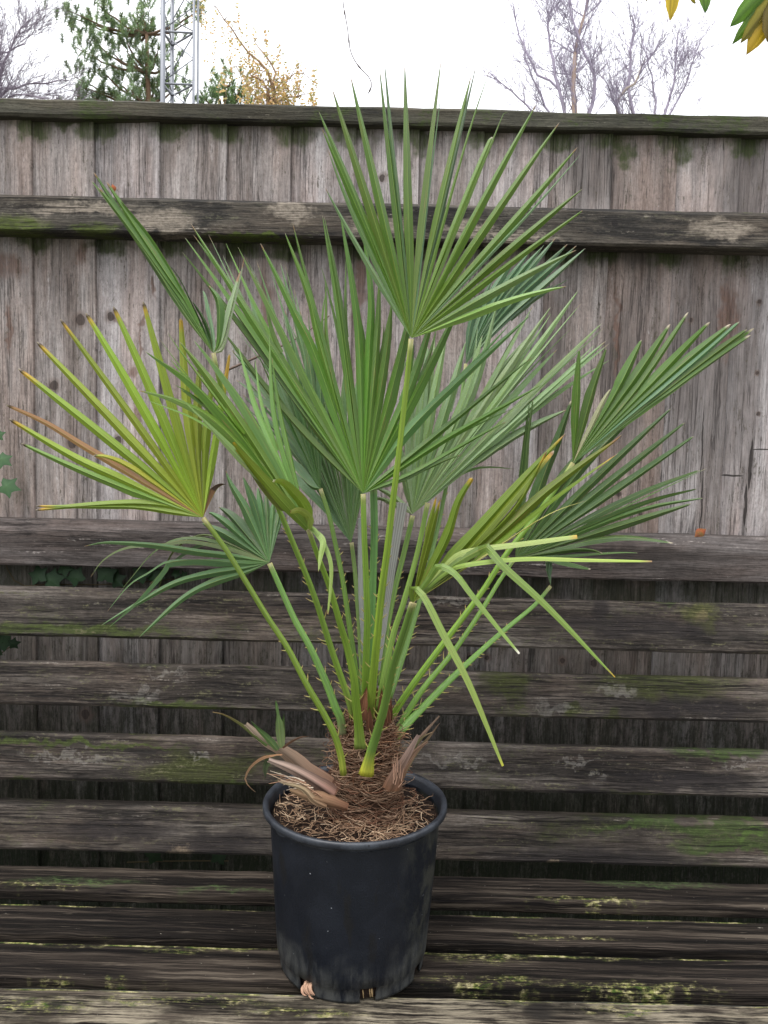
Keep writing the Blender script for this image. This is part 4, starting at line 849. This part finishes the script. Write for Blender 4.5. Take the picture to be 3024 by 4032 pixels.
# papery red-brown sheaths in the crown
sh = MB()
def blade(mb, P, wmax, col, c2=None, fold=.25, split=0, wprof=None, n=12, wdir=Vector((1, 0, 0))):
    P = smooth_line(P, n); rows = []; rnd = random.random() * 9; KS = [random.uniform(.55, 1.25) for _ in range(9)]
    for i, p in enumerate(P):
        t = i / (n - 1); T = (P[min(n - 1, i + 1)] - P[max(0, i - 1)]).normalized(); s_ = (wdir - T * wdir.dot(T)).normalized(); N_ = s_.cross(T).normalized()
        if N_.y > 0: N_ = -N_
        w_ = wmax * (wprof(t) if wprof else (1 - t ** 2) * (.6 + .4 * min(1, t * 4))) * random.uniform(.93, 1.07); cc = tuple(a + (b - a) * t for a, b in zip(col, c2 or col))
        rows.append([mb.vert(p + s_ * w_ * u - N_ * (abs(u) * w_ * fold + (.0012 if q % 2 else 0)), (t * .1, u, rnd), (*(v * KS[q] for v in cc), 0)) for q, u in enumerate((-1, -.75, -.5, -.25, 0, .25, .5, .75, 1))])
    for a_, b_ in zip(rows, rows[1:]):
        for q in range(8): mb.f.append((a_[q], a_[q + 1], b_[q + 1], b_[q]))
for q in range(16):
    x = random.uniform(770, 1060); y = random.uniform(330, 420); Y = random.uniform(1.13, 1.2)
    blade(sh, [at(*CB(x, y + 60), Y), at(*CB(x + random.uniform(-10, 10), y - 20), Y), at(*CB(x + random.uniform(-35, 35), y - random.uniform(90, 210)), Y)], random.uniform(.004, .0085), (.10, .042, .025), (.19, .085, .045), fold=-.5)
sh.build('leaf_sheath', M_fibre, palm)

# dead stubs ------------------------------------------------------
def CBa(x, y, Y): return at(*CB(x, y), Y)
s1 = MB()
blade(s1, [CBa(690, 890, 1.115), CBa(560, 800, 1.10), CBa(420, 720, 1.085), CBa(262, 655, 1.07)], .0125, (.20, .11, .085), (.38, .29, .25), fold=.8, wprof=lambda t: 1 - .72 * t ** 1.2, wdir=Vector((.3, 0, 1)))
blade(s1, [CBa(650, 850, 1.13), CBa(500, 730, 1.12), CBa(380, 620, 1.11), CBa(240, 540, 1.10), CBa(112, 420, 1.09)], .014, (.23, .13, .09), (.40, .31, .24), fold=.8, wprof=lambda t: 1.2 - .95 * t, wdir=Vector((.6, 0, 1)))
blade(s1, [CBa(700, 880, 1.14), CBa(540, 760, 1.135), CBa(420, 650, 1.13), CBa(340, 590, 1.12)], .013, (.16, .08, .055), (.26, .14, .09), fold=.6, wprof=lambda t: 1.2 - .8 * t, wdir=Vector((.6, 0, 1)))
blade(s1, [CBa(780, 970, 1.09), CBa(650, 930, 1.085), CBa(540, 900, 1.08), CBa(400, 850, 1.075)], .0085, (.14, .065, .04), (.36, .23, .14), fold=.7, wprof=lambda t: .75 + .5 * math.sin(t * 3) - .6 * t ** 3, wdir=Vector((.2, 0, 1)))
blade(s1, [CBa(640, 960, 1.085), CBa(560, 920, 1.08), CBa(480, 840, 1.075), CBa(330, 798, 1.07)], .0060, (.22, .13, .08), (.42, .34, .22), fold=.7, wdir=Vector((.2, 0, 1)))
for q in range(26):
    a = random.random(); p0 = CBa(420 + 180 * a + random.uniform(-15, 15), 760 + 110 * a + random.uniform(-20, 30), 1.085); p1 = p0 + Vector((-random.uniform(.015, .045), -.004, random.uniform(-.006, .02)))
    s1.tube([p0, p0.lerp(p1, .5) + Vector((0, 0, random.uniform(-.003, .004))), p1], [.0011, .0008, .0003], 4, random.choice([(.38, .28, .2, 0), (.26, .15, .1, 0), (.45, .37, .3, 0)]), cap=False)
blade(s1, [CBa(350, 620, 1.10), CBa(240, 630, 1.095), CBa(150, 690, 1.09), CBa(108, 770, 1.085), CBa(130, 820, 1.08), CBa(175, 862, 1.08)], .0026, (.24, .13, .07), (.16, .11, .07))
blade(s1, [CBa(355, 575, 1.10), CBa(400, 540, 1.095), CBa(470, 505, 1.09), CBa(545, 493, 1.09)], .0022, (.24, .13, .08), (.17, .11, .08))
blade(s1, [CBa(270, 640, 1.10), CBa(240, 700, 1.095), CBa(240, 775, 1.09)], .005, (.035, .05, .02), (.03, .035, .02))
s1.build('dead_stub', M_fibre, palm)['label'] = 'pinkish brown cut leaf stub sticking out left over the rim'
s2 = MB()
gc = (.08, .16, .05)
blade(s2, [CBa(345, 575, 1.10), CBa(335, 480, 1.095), CBa(328, 400, 1.09), CBa(308, 265, 1.09)], .0065, (.2, .26, .12), gc, fold=.5, wprof=lambda t: math.sin(min(1, t * 1.25 + .12) * 3.0) ** .6 if t < .95 else .1)
blade(s2, [CBa(348, 575, 1.105), CBa(352, 480, 1.10), CBa(362, 345, 1.095)], .0045, (.2, .26, .12), gc, fold=.5)
blade(s2, [CBa(320, 590, 1.10), CBa(250, 510, 1.095), CBa(190, 450, 1.09), CBa(148, 400, 1.085)], .0062, (.12, .2, .08), gc, fold=.5)
blade(s2, [CBa(250, 560, 1.10), CBa(140, 470, 1.095), CBa(60, 410, 1.09), CBa(-30, 360, 1.085), CBa(-105, 340, 1.08)], .0042, (.12, .2, .06), (.2, .12, .06), fold=.5)
s2.build('small_leaf', M_leaf, palm)['label'] = 'short green blades growing from the dead left stub'
s3 = MB()
blade(s3, [CBa(1050, 860, 1.10), CBa(1100, 740, 1.095), CBa(1160, 640, 1.09), CBa(1240, 490, 1.085)], .0115, (.17, .085, .05), (.36, .26, .23), fold=.6, wprof=lambda t: 1.0 - .8 * t)
blade(s3, [CBa(1070, 860, 1.11), CBa(1140, 720, 1.10), CBa(1220, 600, 1.095), CBa(1300, 535, 1.09)], .0095, (.20, .10, .06), (.34, .22, .16), fold=.6, wprof=lambda t: 1.1 - .95 * t)
blade(s3, [CBa(1090, 840, 1.115), CBa(1180, 640, 1.11), CBa(1270, 490, 1.105), CBa(1378, 365, 1.10)], .0065, (.22, .12, .08), (.36, .26, .2), fold=.6, wprof=lambda t: 1.1 - .95 * t)
blade(s3, [CBa(1100, 830, 1.12), CBa(1200, 640, 1.115), CBa(1290, 530, 1.11), CBa(1378, 412, 1.105)], .0045, (.16, .16, .07), (.3, .2, .14), fold=.6)
blade(s3, [CBa(1180, 620, 1.10), CBa(1250, 520, 1.10), CBa(1330, 470, 1.095)], .003, (.1, .16, .06), (.25, .17, .11), fold=.6)
for q in range(14):
    p0 = CBa(random.uniform(1060, 1130), random.uniform(700, 850), 1.09); p1 = p0 + Vector((random.uniform(-.004, .01), -.002, random.uniform(.01, .03)))
    s3.tube([p0, p0.lerp(p1, .5), p1], [.001, .0007, .0003], 4, (.30, .18, .13, 0), cap=False)
s3.build('dead_stub', M_fibre, palm)['label'] = 'frayed brown leaf stub rising right of the trunk'
ROOTS.build('root', M_fibre, palm)['label'] = 'tan knot of roots poking out of the left drainage hole'
ROOTS2.build('root', M_fibre, palm)

# ------------------------------------------------------------------ small loose things
def dead_leaf(px, py, Y, s, rot, label, col=(.26, .10, .045)):
    mb = MB(); p = at(px, py, Y); pr = MB()
    up_ = Vector((math.sin(rot), 0, math.cos(rot))); sd_ = Vector((math.cos(rot), .0, -math.sin(rot))); rows = []
    for i in range(9):
        t = i / 8; w_ = s * .36 * math.sin(math.pi * min(1, t * .97 + .03)) ** 1.5
        c = p + up_ * s * t + Vector((0, -.004 * math.sin(t * 3) , 0))
        rows.append([mb.vert(c + sd_ * w_ * u + Vector((0, abs(u) * w_ * .5, 0)), (t, u, 0), (*tuple(v * random.uniform(.7, 1.2) for v in col), 0)) for u in (-1, 0, 1)])
    for a_, b_ in zip(rows, rows[1:]):
        for q in range(2): mb.f.append((a_[q], a_[q + 1], b_[q + 1], b_[q]))
    o = mb.build('dead_leaf', M_fibre); tag(o, label, 'leaf'); return o
dead_leaf(450, 760, YR + .02, .018, -.2, 'curled orange-brown dead leaf resting on the upper fence rail')
dead_leaf(2735, 2115, YR + .02, .030, .9, 'rust coloured dead leaf lying on the lower fence rail at right')
dl = MB()
tw = MB(); tw.tube(smooth_line([at(900, 1455, 1.45), at(990, 1415, 1.45), at(1086, 1373, 1.46), at(1182, 1324, 1.47), at(1297, 1243, 1.48)], 14), [.0022] * 5 + [.0018] * 5 + [.0012] * 4, 5, (.14, .10, .08, 0))
tag(tw.build('dry_twig', M_twig), 'thin dry twig caught among the palm fans in front of the fence', 'twig')
tw = MB(); tp = smooth_line([at(1348, -60, 1.5), at(1352, 20, 1.5), at(1368, 110, 1.5), at(1380, 200, 1.5), at(1410, 258, 1.5), at(1450, 300, 1.5), at(1463, 335, 1.5), at(1450, 368, 1.5)], 30)
tw.tube(tp, [.0009 + .0008 * (i % 7 == 0) for i in range(30)], 5, (.09, .07, .065, 0))
tag(tw.build('hanging_tendril', M_twig), 'thin dark bare tendril hanging down against the white sky', 'tendril')

# ivy
def ivy_leaf(mb, c, s, ang, tilt, col):
    lob = [(0, 1.0), (18, .62), (36, .55), (58, .88), (80, .52), (105, .50), (130, .68), (158, .45), (180, .28)]
    pts = [(a, r) for a, r in lob] + [(-a, r) for a, r in reversed(lob[1:-1])]
    n = Vector((tilt[0], -1, tilt[1])).normalized(); u = Vector((math.cos(ang), 0, math.sin(ang))); u = (u - n * u.dot(n)).normalized(); v = n.cross(u)
    ce = mb.vert(c - n * -.0015, (0, 0, 0), (col[0] * 1.5, col[1] * 1.4, col[2] * 1.3, 0)); ids = []
    for a, r in pts:
        aa = R(a); ids.append(mb.vert(c + (u * math.cos(aa) + v * math.sin(aa)) * r * s - n * (.15 * s * r * r * (.5 if abs(a) < 60 else 1)), (r, a, 0), (*col, 0)))
    for i in range(len(ids)): mb.f.append((ce, ids[i], ids[(i + 1) % len(ids)]))
ivy = empty('ivy_plant', at(100, 2260, 1.70), label='dark green ivy creeping along the fence behind the bench at the left', cat='ivy')
im = MB(); sm_ = MB()
for (x, y, s, a, Y) in ((8, 1808, .026, -.6, 1.70), (25, 1915, .032, -.2, 1.70), (-10, 1715, .02, .4, 1.70), (150, 2270, .032, 1.9, 1.69), (200, 2285, .034, .3, 1.69), (250, 2245, .026, 1.2, 1.695), (300, 2275, .032, 2.2, 1.69), (415, 2265, .033, 1.5, 1.69), (455, 2285, .028, .4, 1.70), (560, 2265, .03, 2.5, 1.69), (610, 2275, .028, 1.0, 1.695), (690, 2262, .016, 1.0, 1.70), (725, 2268, .014, 2.0, 1.70),
                        (10, 2530, .03, 1.0, 1.67), (50, 2535, .018, .2, 1.67), (-20, 2560, .03, 1.8, 1.67), (600, 3370, .03, .5, 1.68), (860, 3375, .03, 1.5, 1.68)):
    p = at(x, y, Y - .015); g_ = random.uniform(.8, 1.25); col = (.018 * g_, .042 * g_, .018 * g_) if x > 40 or y > 2200 else (.05, .11, .05)
    ivy_leaf(im, p, s, a, (random.uniform(-.3, .3), random.uniform(0, .5)), col)
for P in ([(-40, 1650), (-20, 1800), (0, 1950), (-10, 2100), (60, 2290), (200, 2300), (450, 2300), (740, 2275)], [(-40, 2620), (20, 2560), (60, 2540)], [(500, 3395), (700, 3390), (900, 3390)]):
    sm_ = MB(); sm_.tube(smooth_line([at(x, y, 1.702) for x, y in P], 30), .0014, 5, (.07, .055, .03, 0)); sm_.build('stem', M_twig, ivy)
im.build('foliage', M_fol, ivy, smooth=False)

# overhanging shrub leaves, top right
ov = empty('overhanging_shrub', at(3060, -120, 1.0), label='yellow and green lobed leaves hanging into the top right corner', cat='shrub')
om = MB()
def lance(P, wmax, col, c2, fold=.25):
    blade(om, [at(*p) for p in P], wmax, col, c2, fold=fold, wprof=lambda t: max(.02, math.sin(math.pi * min(1, t * .72 + .28)) ** .8) if t > .0 else .7, n=14, wdir=Vector((1, 0, .2)))
yl_, gn, ol_ = (.45, .32, .03), (.10, .19, .025), (.22, .19, .02)
lance([(2650, -110, 1.0), (2652, -30, 1.0), (2640, 80, 1.0)], .0098, yl_, yl_)
lance([(2765, -60, 1.0), (2778, -10, 1.0), (2778, 50, 1.0)], .0075, (.14, .24, .03), (.06, .14, .03))
lance([(2560, -90, 1.0), (2555, -30, 1.0), (2545, 6, 1.0)], .005, (.14, .2, .03), (.2, .2, .03))
lance([(2735, -60, 1.0), (2728, -10, 1.0), (2738, 14, 1.0)], .005, yl_, ol_)
H2 = (3050, -60)
lance([(3050, -60, 1.0), (2970, 10, 1.0), (2876, 104, 1.0)], .0125, gn, (.08, .18, .02))
lance([(3060, -30, 1.0), (2970, 70, 1.0), (2883, 175, 1.0)], .0095, gn, (.09, .18, .02))
lance([(3070, -20, .99), (3000, 60, .99), (2916, 170, .99)], .0098, ol_, (.2, .17, .02))
lance([(3060, 10, .99), (3000, 110, .99), (2940, 215, .99)], .0125, yl_, (.42, .27, .02))
lance([(3075, -10, .985), (3040, 80, .985), (3022, 165, .985)], .012, (.12, .1, .02), (.14, .1, .02))
lance([(3060, -60, 1.01), (3010, 0, 1.01), (2985, 60, 1.01)], .014, (.10, .2, .02), ol_)
om.build('foliage', M_fol, ov)
bm_ = MB()
for a in (2650, 2765, 2560, 2735): bm_.tube([at(a, -60 if a != 2650 else -110, 1.0), at(a + 40, -160, 1.0), at(a + 90, -230, 1.0)], .0012, 5, (.2, .2, .08, 0))
bm_.tube([at(2500, -260, 1.0), at(2800, -240, 1.0), at(3100, -200, 1.0), at(3500, -150, 1.0), at(3900, 300, 1.1), at(4300, 1800, 1.2), Vector((1.2, 1.2, 0))], .006, 7, (.12, .10, .06, 0))
bm_.tube([at(3060, -50, 1.0), at(3080, -200, 1.0)], .002, 5, (.2, .2, .08, 0))
bm_.build('branch', M_twig, ov)

# ------------------------------------------------------------------ beyond the fence: trees and mast
def wig(P, amp, n):
    L = smooth_line(P, n); return [p + Vector((random.uniform(-amp, amp), random.uniform(-amp, amp), random.uniform(-amp, amp))) * (0 if i in (0,) else 1) for i, p in enumerate(L)]
def branch(mb, p, d, L, r, lev, col, spread=.5, up=.15, tips=None, kids=4, droop=0):
    P = [p.copy()]; n = 6; dd = d.normalized()
    for i in range(n):
        dd = (dd + Vector((random.uniform(-1, 1), random.uniform(-1, 1), random.uniform(-1, 1))) * .16 + Vector((0, 0, up * .3 - droop * .3))).normalized(); P.append(P[-1] + dd * L / n)
    mb.tube(P, [r * (1 - .7 * i / n) for i in range(n + 1)], 5 if r > .01 else 3, col, cap=False)
    if tips is not None and lev <= 1: tips.append((P[-1], dd)); tips.append((P[3], dd))
    if lev > 0:
        for q in range(kids):
            i = random.randint(1, n); dv = (dd + Vector((random.uniform(-1, 1), random.uniform(-1, 1), random.uniform(-.6, 1))) * spread * 1.4).normalized()
            branch(mb, P[i], dv, L * random.uniform(.45, .7), max(.0034, r * random.uniform(.4, .6)), lev - 1, col, spread, up, tips, kids, droop)

YT = 13.0
def bare_tree(name, label, trunk_px, limbs, Y, tcol, bcol, group=None, kids=6):
    t = empty(name, (at(trunk_px, 500, Y).x, Y, 0), label=label, cat='tree', group=group)
    b = at(trunk_px, 470, Y); tr = MB(); tr.tube(wig([Vector((b.x, Y, 0)), Vector((b.x + .1, Y, b.z * .5)), b], .03, 14), [.16 - .006 * i for i in range(14)], 8, tcol)
    tr.build('trunk', M_twig, t); cr_ = MB()
    for (P, r, lev) in limbs:
        W = wig([b - Vector((0, 0, .6))] + [at(x, y, Y + dy) for x, y, dy in P], .02, 14)
        cr_.tube(W, [r * (1 - .8 * i / 13) + .004 for i in range(14)], 5, tcol if r > .035 else bcol)
        for q in range(24):
            i = random.randint(3, 12); T = (W[min(13, i + 1)] - W[i - 1]).normalized()
            dv = (T + Vector((random.uniform(-1, 1), random.uniform(-1, 1), random.uniform(-.5, .8)))).normalized()
            branch(cr_, W[i], dv, random.uniform(.35, .75), max(.0055, r * .24), lev, bcol, .55, .1, None, kids)
    cr_.build('crown', M_twig, t)
    return t
PUR = (.36, .32, .40, 0); BRN = (.42, .32, .26, 0)  # bare-tree bark colours lightened to imitate glare from the bright sky
bare_tree('bare_tree', 'bare purplish-twigged tree right of the mast side, left of its paler neighbour', 2270, [([(2260, 300, 0), (2280, 140, .2), (2330, -40, .2)], .05, 2), ([(2200, 350, 0), (2120, 300, 0), (2040, 120, .3), (2020, 20, .2)], .025, 1), ([(2180, 250, 0), (2160, 100, .2), (2200, -40, .3)], .03, 2), ([(2340, 350, 0), (2300, 200, 0), (2250, 60, 0), (2240, -60, 0)], .035, 2), ([(2080, 420, 0), (1990, 340, 0), (1930, 290, 0)], .02, 1), ([(2120, 360, 0), (2080, 260, 0), (2060, 150, 0)], .02, 1)], YT, BRN, PUR)
bare_tree('bare_tree', 'sparse bare birch with a pale kinked limb, right of the purple-twigged tree', 2560, [([(2480, 380, 0), (2480, 230, 0), (2500, 130, 0), (2490, 60, 0)], .035, 1), ([(2430, 430, 0), (2500, 320, 0), (2540, 230, 0)], .045, 2), ([(2640, 380, 0), (2660, 250, 0), (2670, 130, 0)], .028, 2), ([(2700, 330, 0), (2740, 200, 0), (2760, 240, .1)], .018, 1), ([(2580, 400, 0), (2550, 250, 0), (2530, 160, 0)], .02, 1)], YT + 1.0, (.38, .33, .28, 0), PUR)
bare_tree('bare_tree', 'bare dark-twigged tree cut off by the left picture edge', -60, [([(0, 300, 0), (60, 150, 0), (110, 90, 0)], .03, 2), ([(0, 380, 0), (90, 340, 0), (200, 320, 0), (270, 310, .1)], .022, 1), ([(20, 400, 0), (120, 380, 0), (200, 390, 0)], .02, 2), ([(-20, 250, 0), (30, 200, 0), (100, 170, 0)], .025, 2)], YT, (.30, .25, .27, 0), (.30, .26, .31, 0))
# pine
def pine(label, x0, pts, Y, hgt_px, ncl, col):
    t = empty('pine_tree', (at(x0, 500, Y).x, Y, 0), label=label, cat='tree', group='pines beyond the fence')
    top = at(x0 + 20, hgt_px, Y); tr = MB(); base = Vector((at(x0, 500, Y).x, Y, 0)); W = wig([base, base.lerp(top, .5), top], .05, 16)
    tr.tube(W, [.17 - .0095 * i for i in range(16)], 8, (.16, .10, .065, 0)); tr.build('trunk', M_twig, t)
    cm = MB()
    for (x, y, dy) in pts:
        p = at(x, y, Y + dy); a = min(W, key=lambda v: abs(v.z - (p.z - .35))); br_ = wig([a, a.lerp(p, .5) + Vector((0, 0, -.08)), p], .02, 9)
        cm.tube(br_, [.026 - .0024 * i for i in range(9)], 5, (.17, .11, .07, 0), cap=False)
        for q in range(ncl):
            c = p + Vector((random.gauss(0, .13), random.gauss(0, .15), random.gauss(0, .12))) + (a - p).normalized() * abs(random.gauss(0, .15)); ax = Vector((random.uniform(-.6, .6), random.uniform(-.6, .6), 1)).normalized(); L = random.uniform(.07, .16)
            g_ = random.uniform(.55, 1.35)
            cm.tube([c - ax * L * .8, c, c + ax * L * .4], [.005, .004, .002], 3, (.16, .10, .06, 0), cap=False)
            for s_ in range(60):
                o_2 = c + ax * random.uniform(-.6, .5) * L; dv = (ax * random.uniform(.4, 1.1) + Vector((random.uniform(-1, 1), random.uniform(-1, 1), random.uniform(-1, 1)))).normalized() * random.uniform(.06, .11); wv = dv.cross(Vector((random.random(), random.random(), random.random()))).normalized() * .0055
                cc = (col[0] * g_, col[1] * g_, col[2] * g_, 0); i0 = cm.vert(o_2 - wv, (0, 0, 0), cc); i1 = cm.vert(o_2 + wv, (0, 0, 0), cc); i2 = cm.vert(o_2 + dv, (0, 0, 0), cc); cm.f.append((i0, i1, i2))
    cm.build('crown', M_fol, t, smooth=False)
PN = (.20, .27, .185)  # needle greens of the pines lightened to imitate sky glare
pine('blue-green pine rising behind the left of the lattice mast', 560, [(270, 40, 0), (330, 90, .2), (390, 20, 0), (400, 110, .1), (350, 150, 0), (300, 190, -.1), (420, 190, .2), (480, 120, 0), (520, 60, .2), (560, 20, 0), (600, 80, .2), (500, 200, 0), (560, 250, .1), (620, 190, .1), (380, 260, 0), (440, 290, .1), (500, 330, -.1), (330, 340, 0), (300, 380, .1), (400, 370, .1), (580, 340, .1), (620, 300, .3), (460, 390, 0), (540, 400, .1), (260, 60, .2), (610, 380, .1), (700, 330, .2), (690, 240, .2), (740, 90, .2), (790, 30, .2), (360, 380, 0), (290, 300, .1), (590, 230, 0), (540, 140, .2)], YT + .5, 150, 15, PN)
pine('smaller pale green pine right of the mast foot', 870, [(790, 370, 0), (840, 330, 0), (880, 310, 0), (920, 300, 0), (950, 340, 0), (860, 380, 0), (910, 380, 0), (800, 410, 0), (950, 390, 0), (930, 320, 0)], YT + 2, 330, 10, (.17, .25, .15))
# golden birch
gb_t = empty('golden_tree', (at(1080, 500, YT).x, YT + .3, 0), label='weeping birch with golden autumn leaves between the mast and the palm', cat='tree')
bx = at(1085, 470, YT + .3); tr = MB(); tr.tube(wig([Vector((bx.x, YT + .3, 0)), bx], .03, 10), [.12 - .005 * i for i in range(10)], 7, (.42, .34, .26, 0)); tr.build('trunk', M_twig, gb_t)
cm = MB()
for P in ([(1080, 330), (1075, 260), (1000, 160)], [(1070, 400), (1130, 310), (1190, 285)], [(1090, 400), (1170, 380), (1180, 330)], [(1060, 300), (970, 200), (920, 130), (850, 30)], [(1040, 330), (960, 300), (930, 260)]):
    W = wig([bx - Vector((0, 0, .3))] + [at(x, y, YT + .3) for x, y in P], .015, 12); cm.tube(W, [.035 - .0026 * i for i in range(12)], 5, (.42, .30, .20, 0), cap=False)
    for q in range(34):
        i = random.randint(3, 11); p = W[i] + Vector((random.uniform(-.35, .35), random.uniform(-.3, .3), random.uniform(-.1, .15))); L = random.uniform(.25, .85); S_ = [p]
        for s_ in range(6): S_.append(S_[-1] + Vector((random.uniform(-.025, .025), random.uniform(-.02, .02), -L / 6)))
        cm.tube([W[i]] + S_, [.004] + [.003] * 6 + [.0015], 3, (.30, .20, .14, 0), cap=False)
        for s_ in range(17):
            c = S_[0].lerp(S_[-1], random.random()) + Vector((random.uniform(-.035, .035),) * 1 + (random.uniform(-.03, .03), random.uniform(-.02, .02))); z_ = random.uniform(.016, .032); a = random.uniform(0, 6.28); u = Vector((math.cos(a), math.sin(a) * .5, random.uniform(-.8, .2))).normalized() * z_; v = u.cross(Vector((0, 1, 0))).normalized() * z_ * .6
            g_ = random.uniform(.7, 1.25); cc = random.choice([(.58 * g_, .40 * g_, .20 * g_, 0), (.48 * g_, .38 * g_, .17 * g_, 0), (.38 * g_, .35 * g_, .18 * g_, 0), (.55 * g_, .36 * g_, .22 * g_, 0)])  # golden leaf colours lightened and desaturated, sky glare put into the colour
            ii = [cm.vert(c + w_, (0, 0, 0), cc) for w_ in (u, v, -u, -v)]; cm.f.append(tuple(ii))
cm.build('crown', M_fol, gb_t, smooth=False)
# lattice mast
YM = 11.0
mast = empty('lattice_mast', (at(700, 500, YM).x, YM, 0), label='tall pale grey steel lattice mast rising in front of the pine', cat='mast')
k = NT('galvanised'); k.l(k.mix(k.noise(k.obj(), 3, 4), (.15, .16, .18), (.24, .25, .28)), k.b.inputs['Base Color']); k.b.inputs['Metallic'].default_value = .25; k.b.inputs['Roughness'].default_value = .45; M_gal = k.m
def leg3(px, Y): b = at(px, 300, Y); return b.x
ztop = at(700, -700, YM).z
legs = [(leg3(641, YM), YM, .033), (leg3(757, YM - .05), YM + .02, .017), (leg3(676, YM + .36), YM + .38, .026)]
for i, (x, y, r_) in enumerate(legs):
    q = MB(); q.tube([Vector((x, y, 0)), Vector((x, y, ztop / 2)), Vector((x, y, ztop))], r_, 10, (1, 1, 1, 0)); q.build('leg', M_gal, mast)
q = MB(); q.tube([Vector((leg3(772, YM), YM + .1, 0)), Vector((leg3(772, YM), YM + .1, ztop))], .014, 8, (1, 1, 1, 0)); q.build('cable_pipe', M_gal, mast)
q = MB(); z = 0; st_ = .66; zr = at(700, 125, YM).z % st_
z = zr
while z < ztop - st_:
    for a, b in ((0, 1), (1, 2), (2, 0)):
        A, B = legs[a], legs[b]; q.tube([Vector((A[0], A[1], z)), Vector((B[0], B[1], z))], .014, 6, (1, 1, 1, 0)); q.tube([Vector((A[0], A[1], z + .02)), Vector((B[0], B[1], z + st_ / 2)), Vector((A[0], A[1], z + st_ - .02))], .009, 5, (1, 1, 1, 0))
    z += st_
q.build('bracing', M_gal, mast)
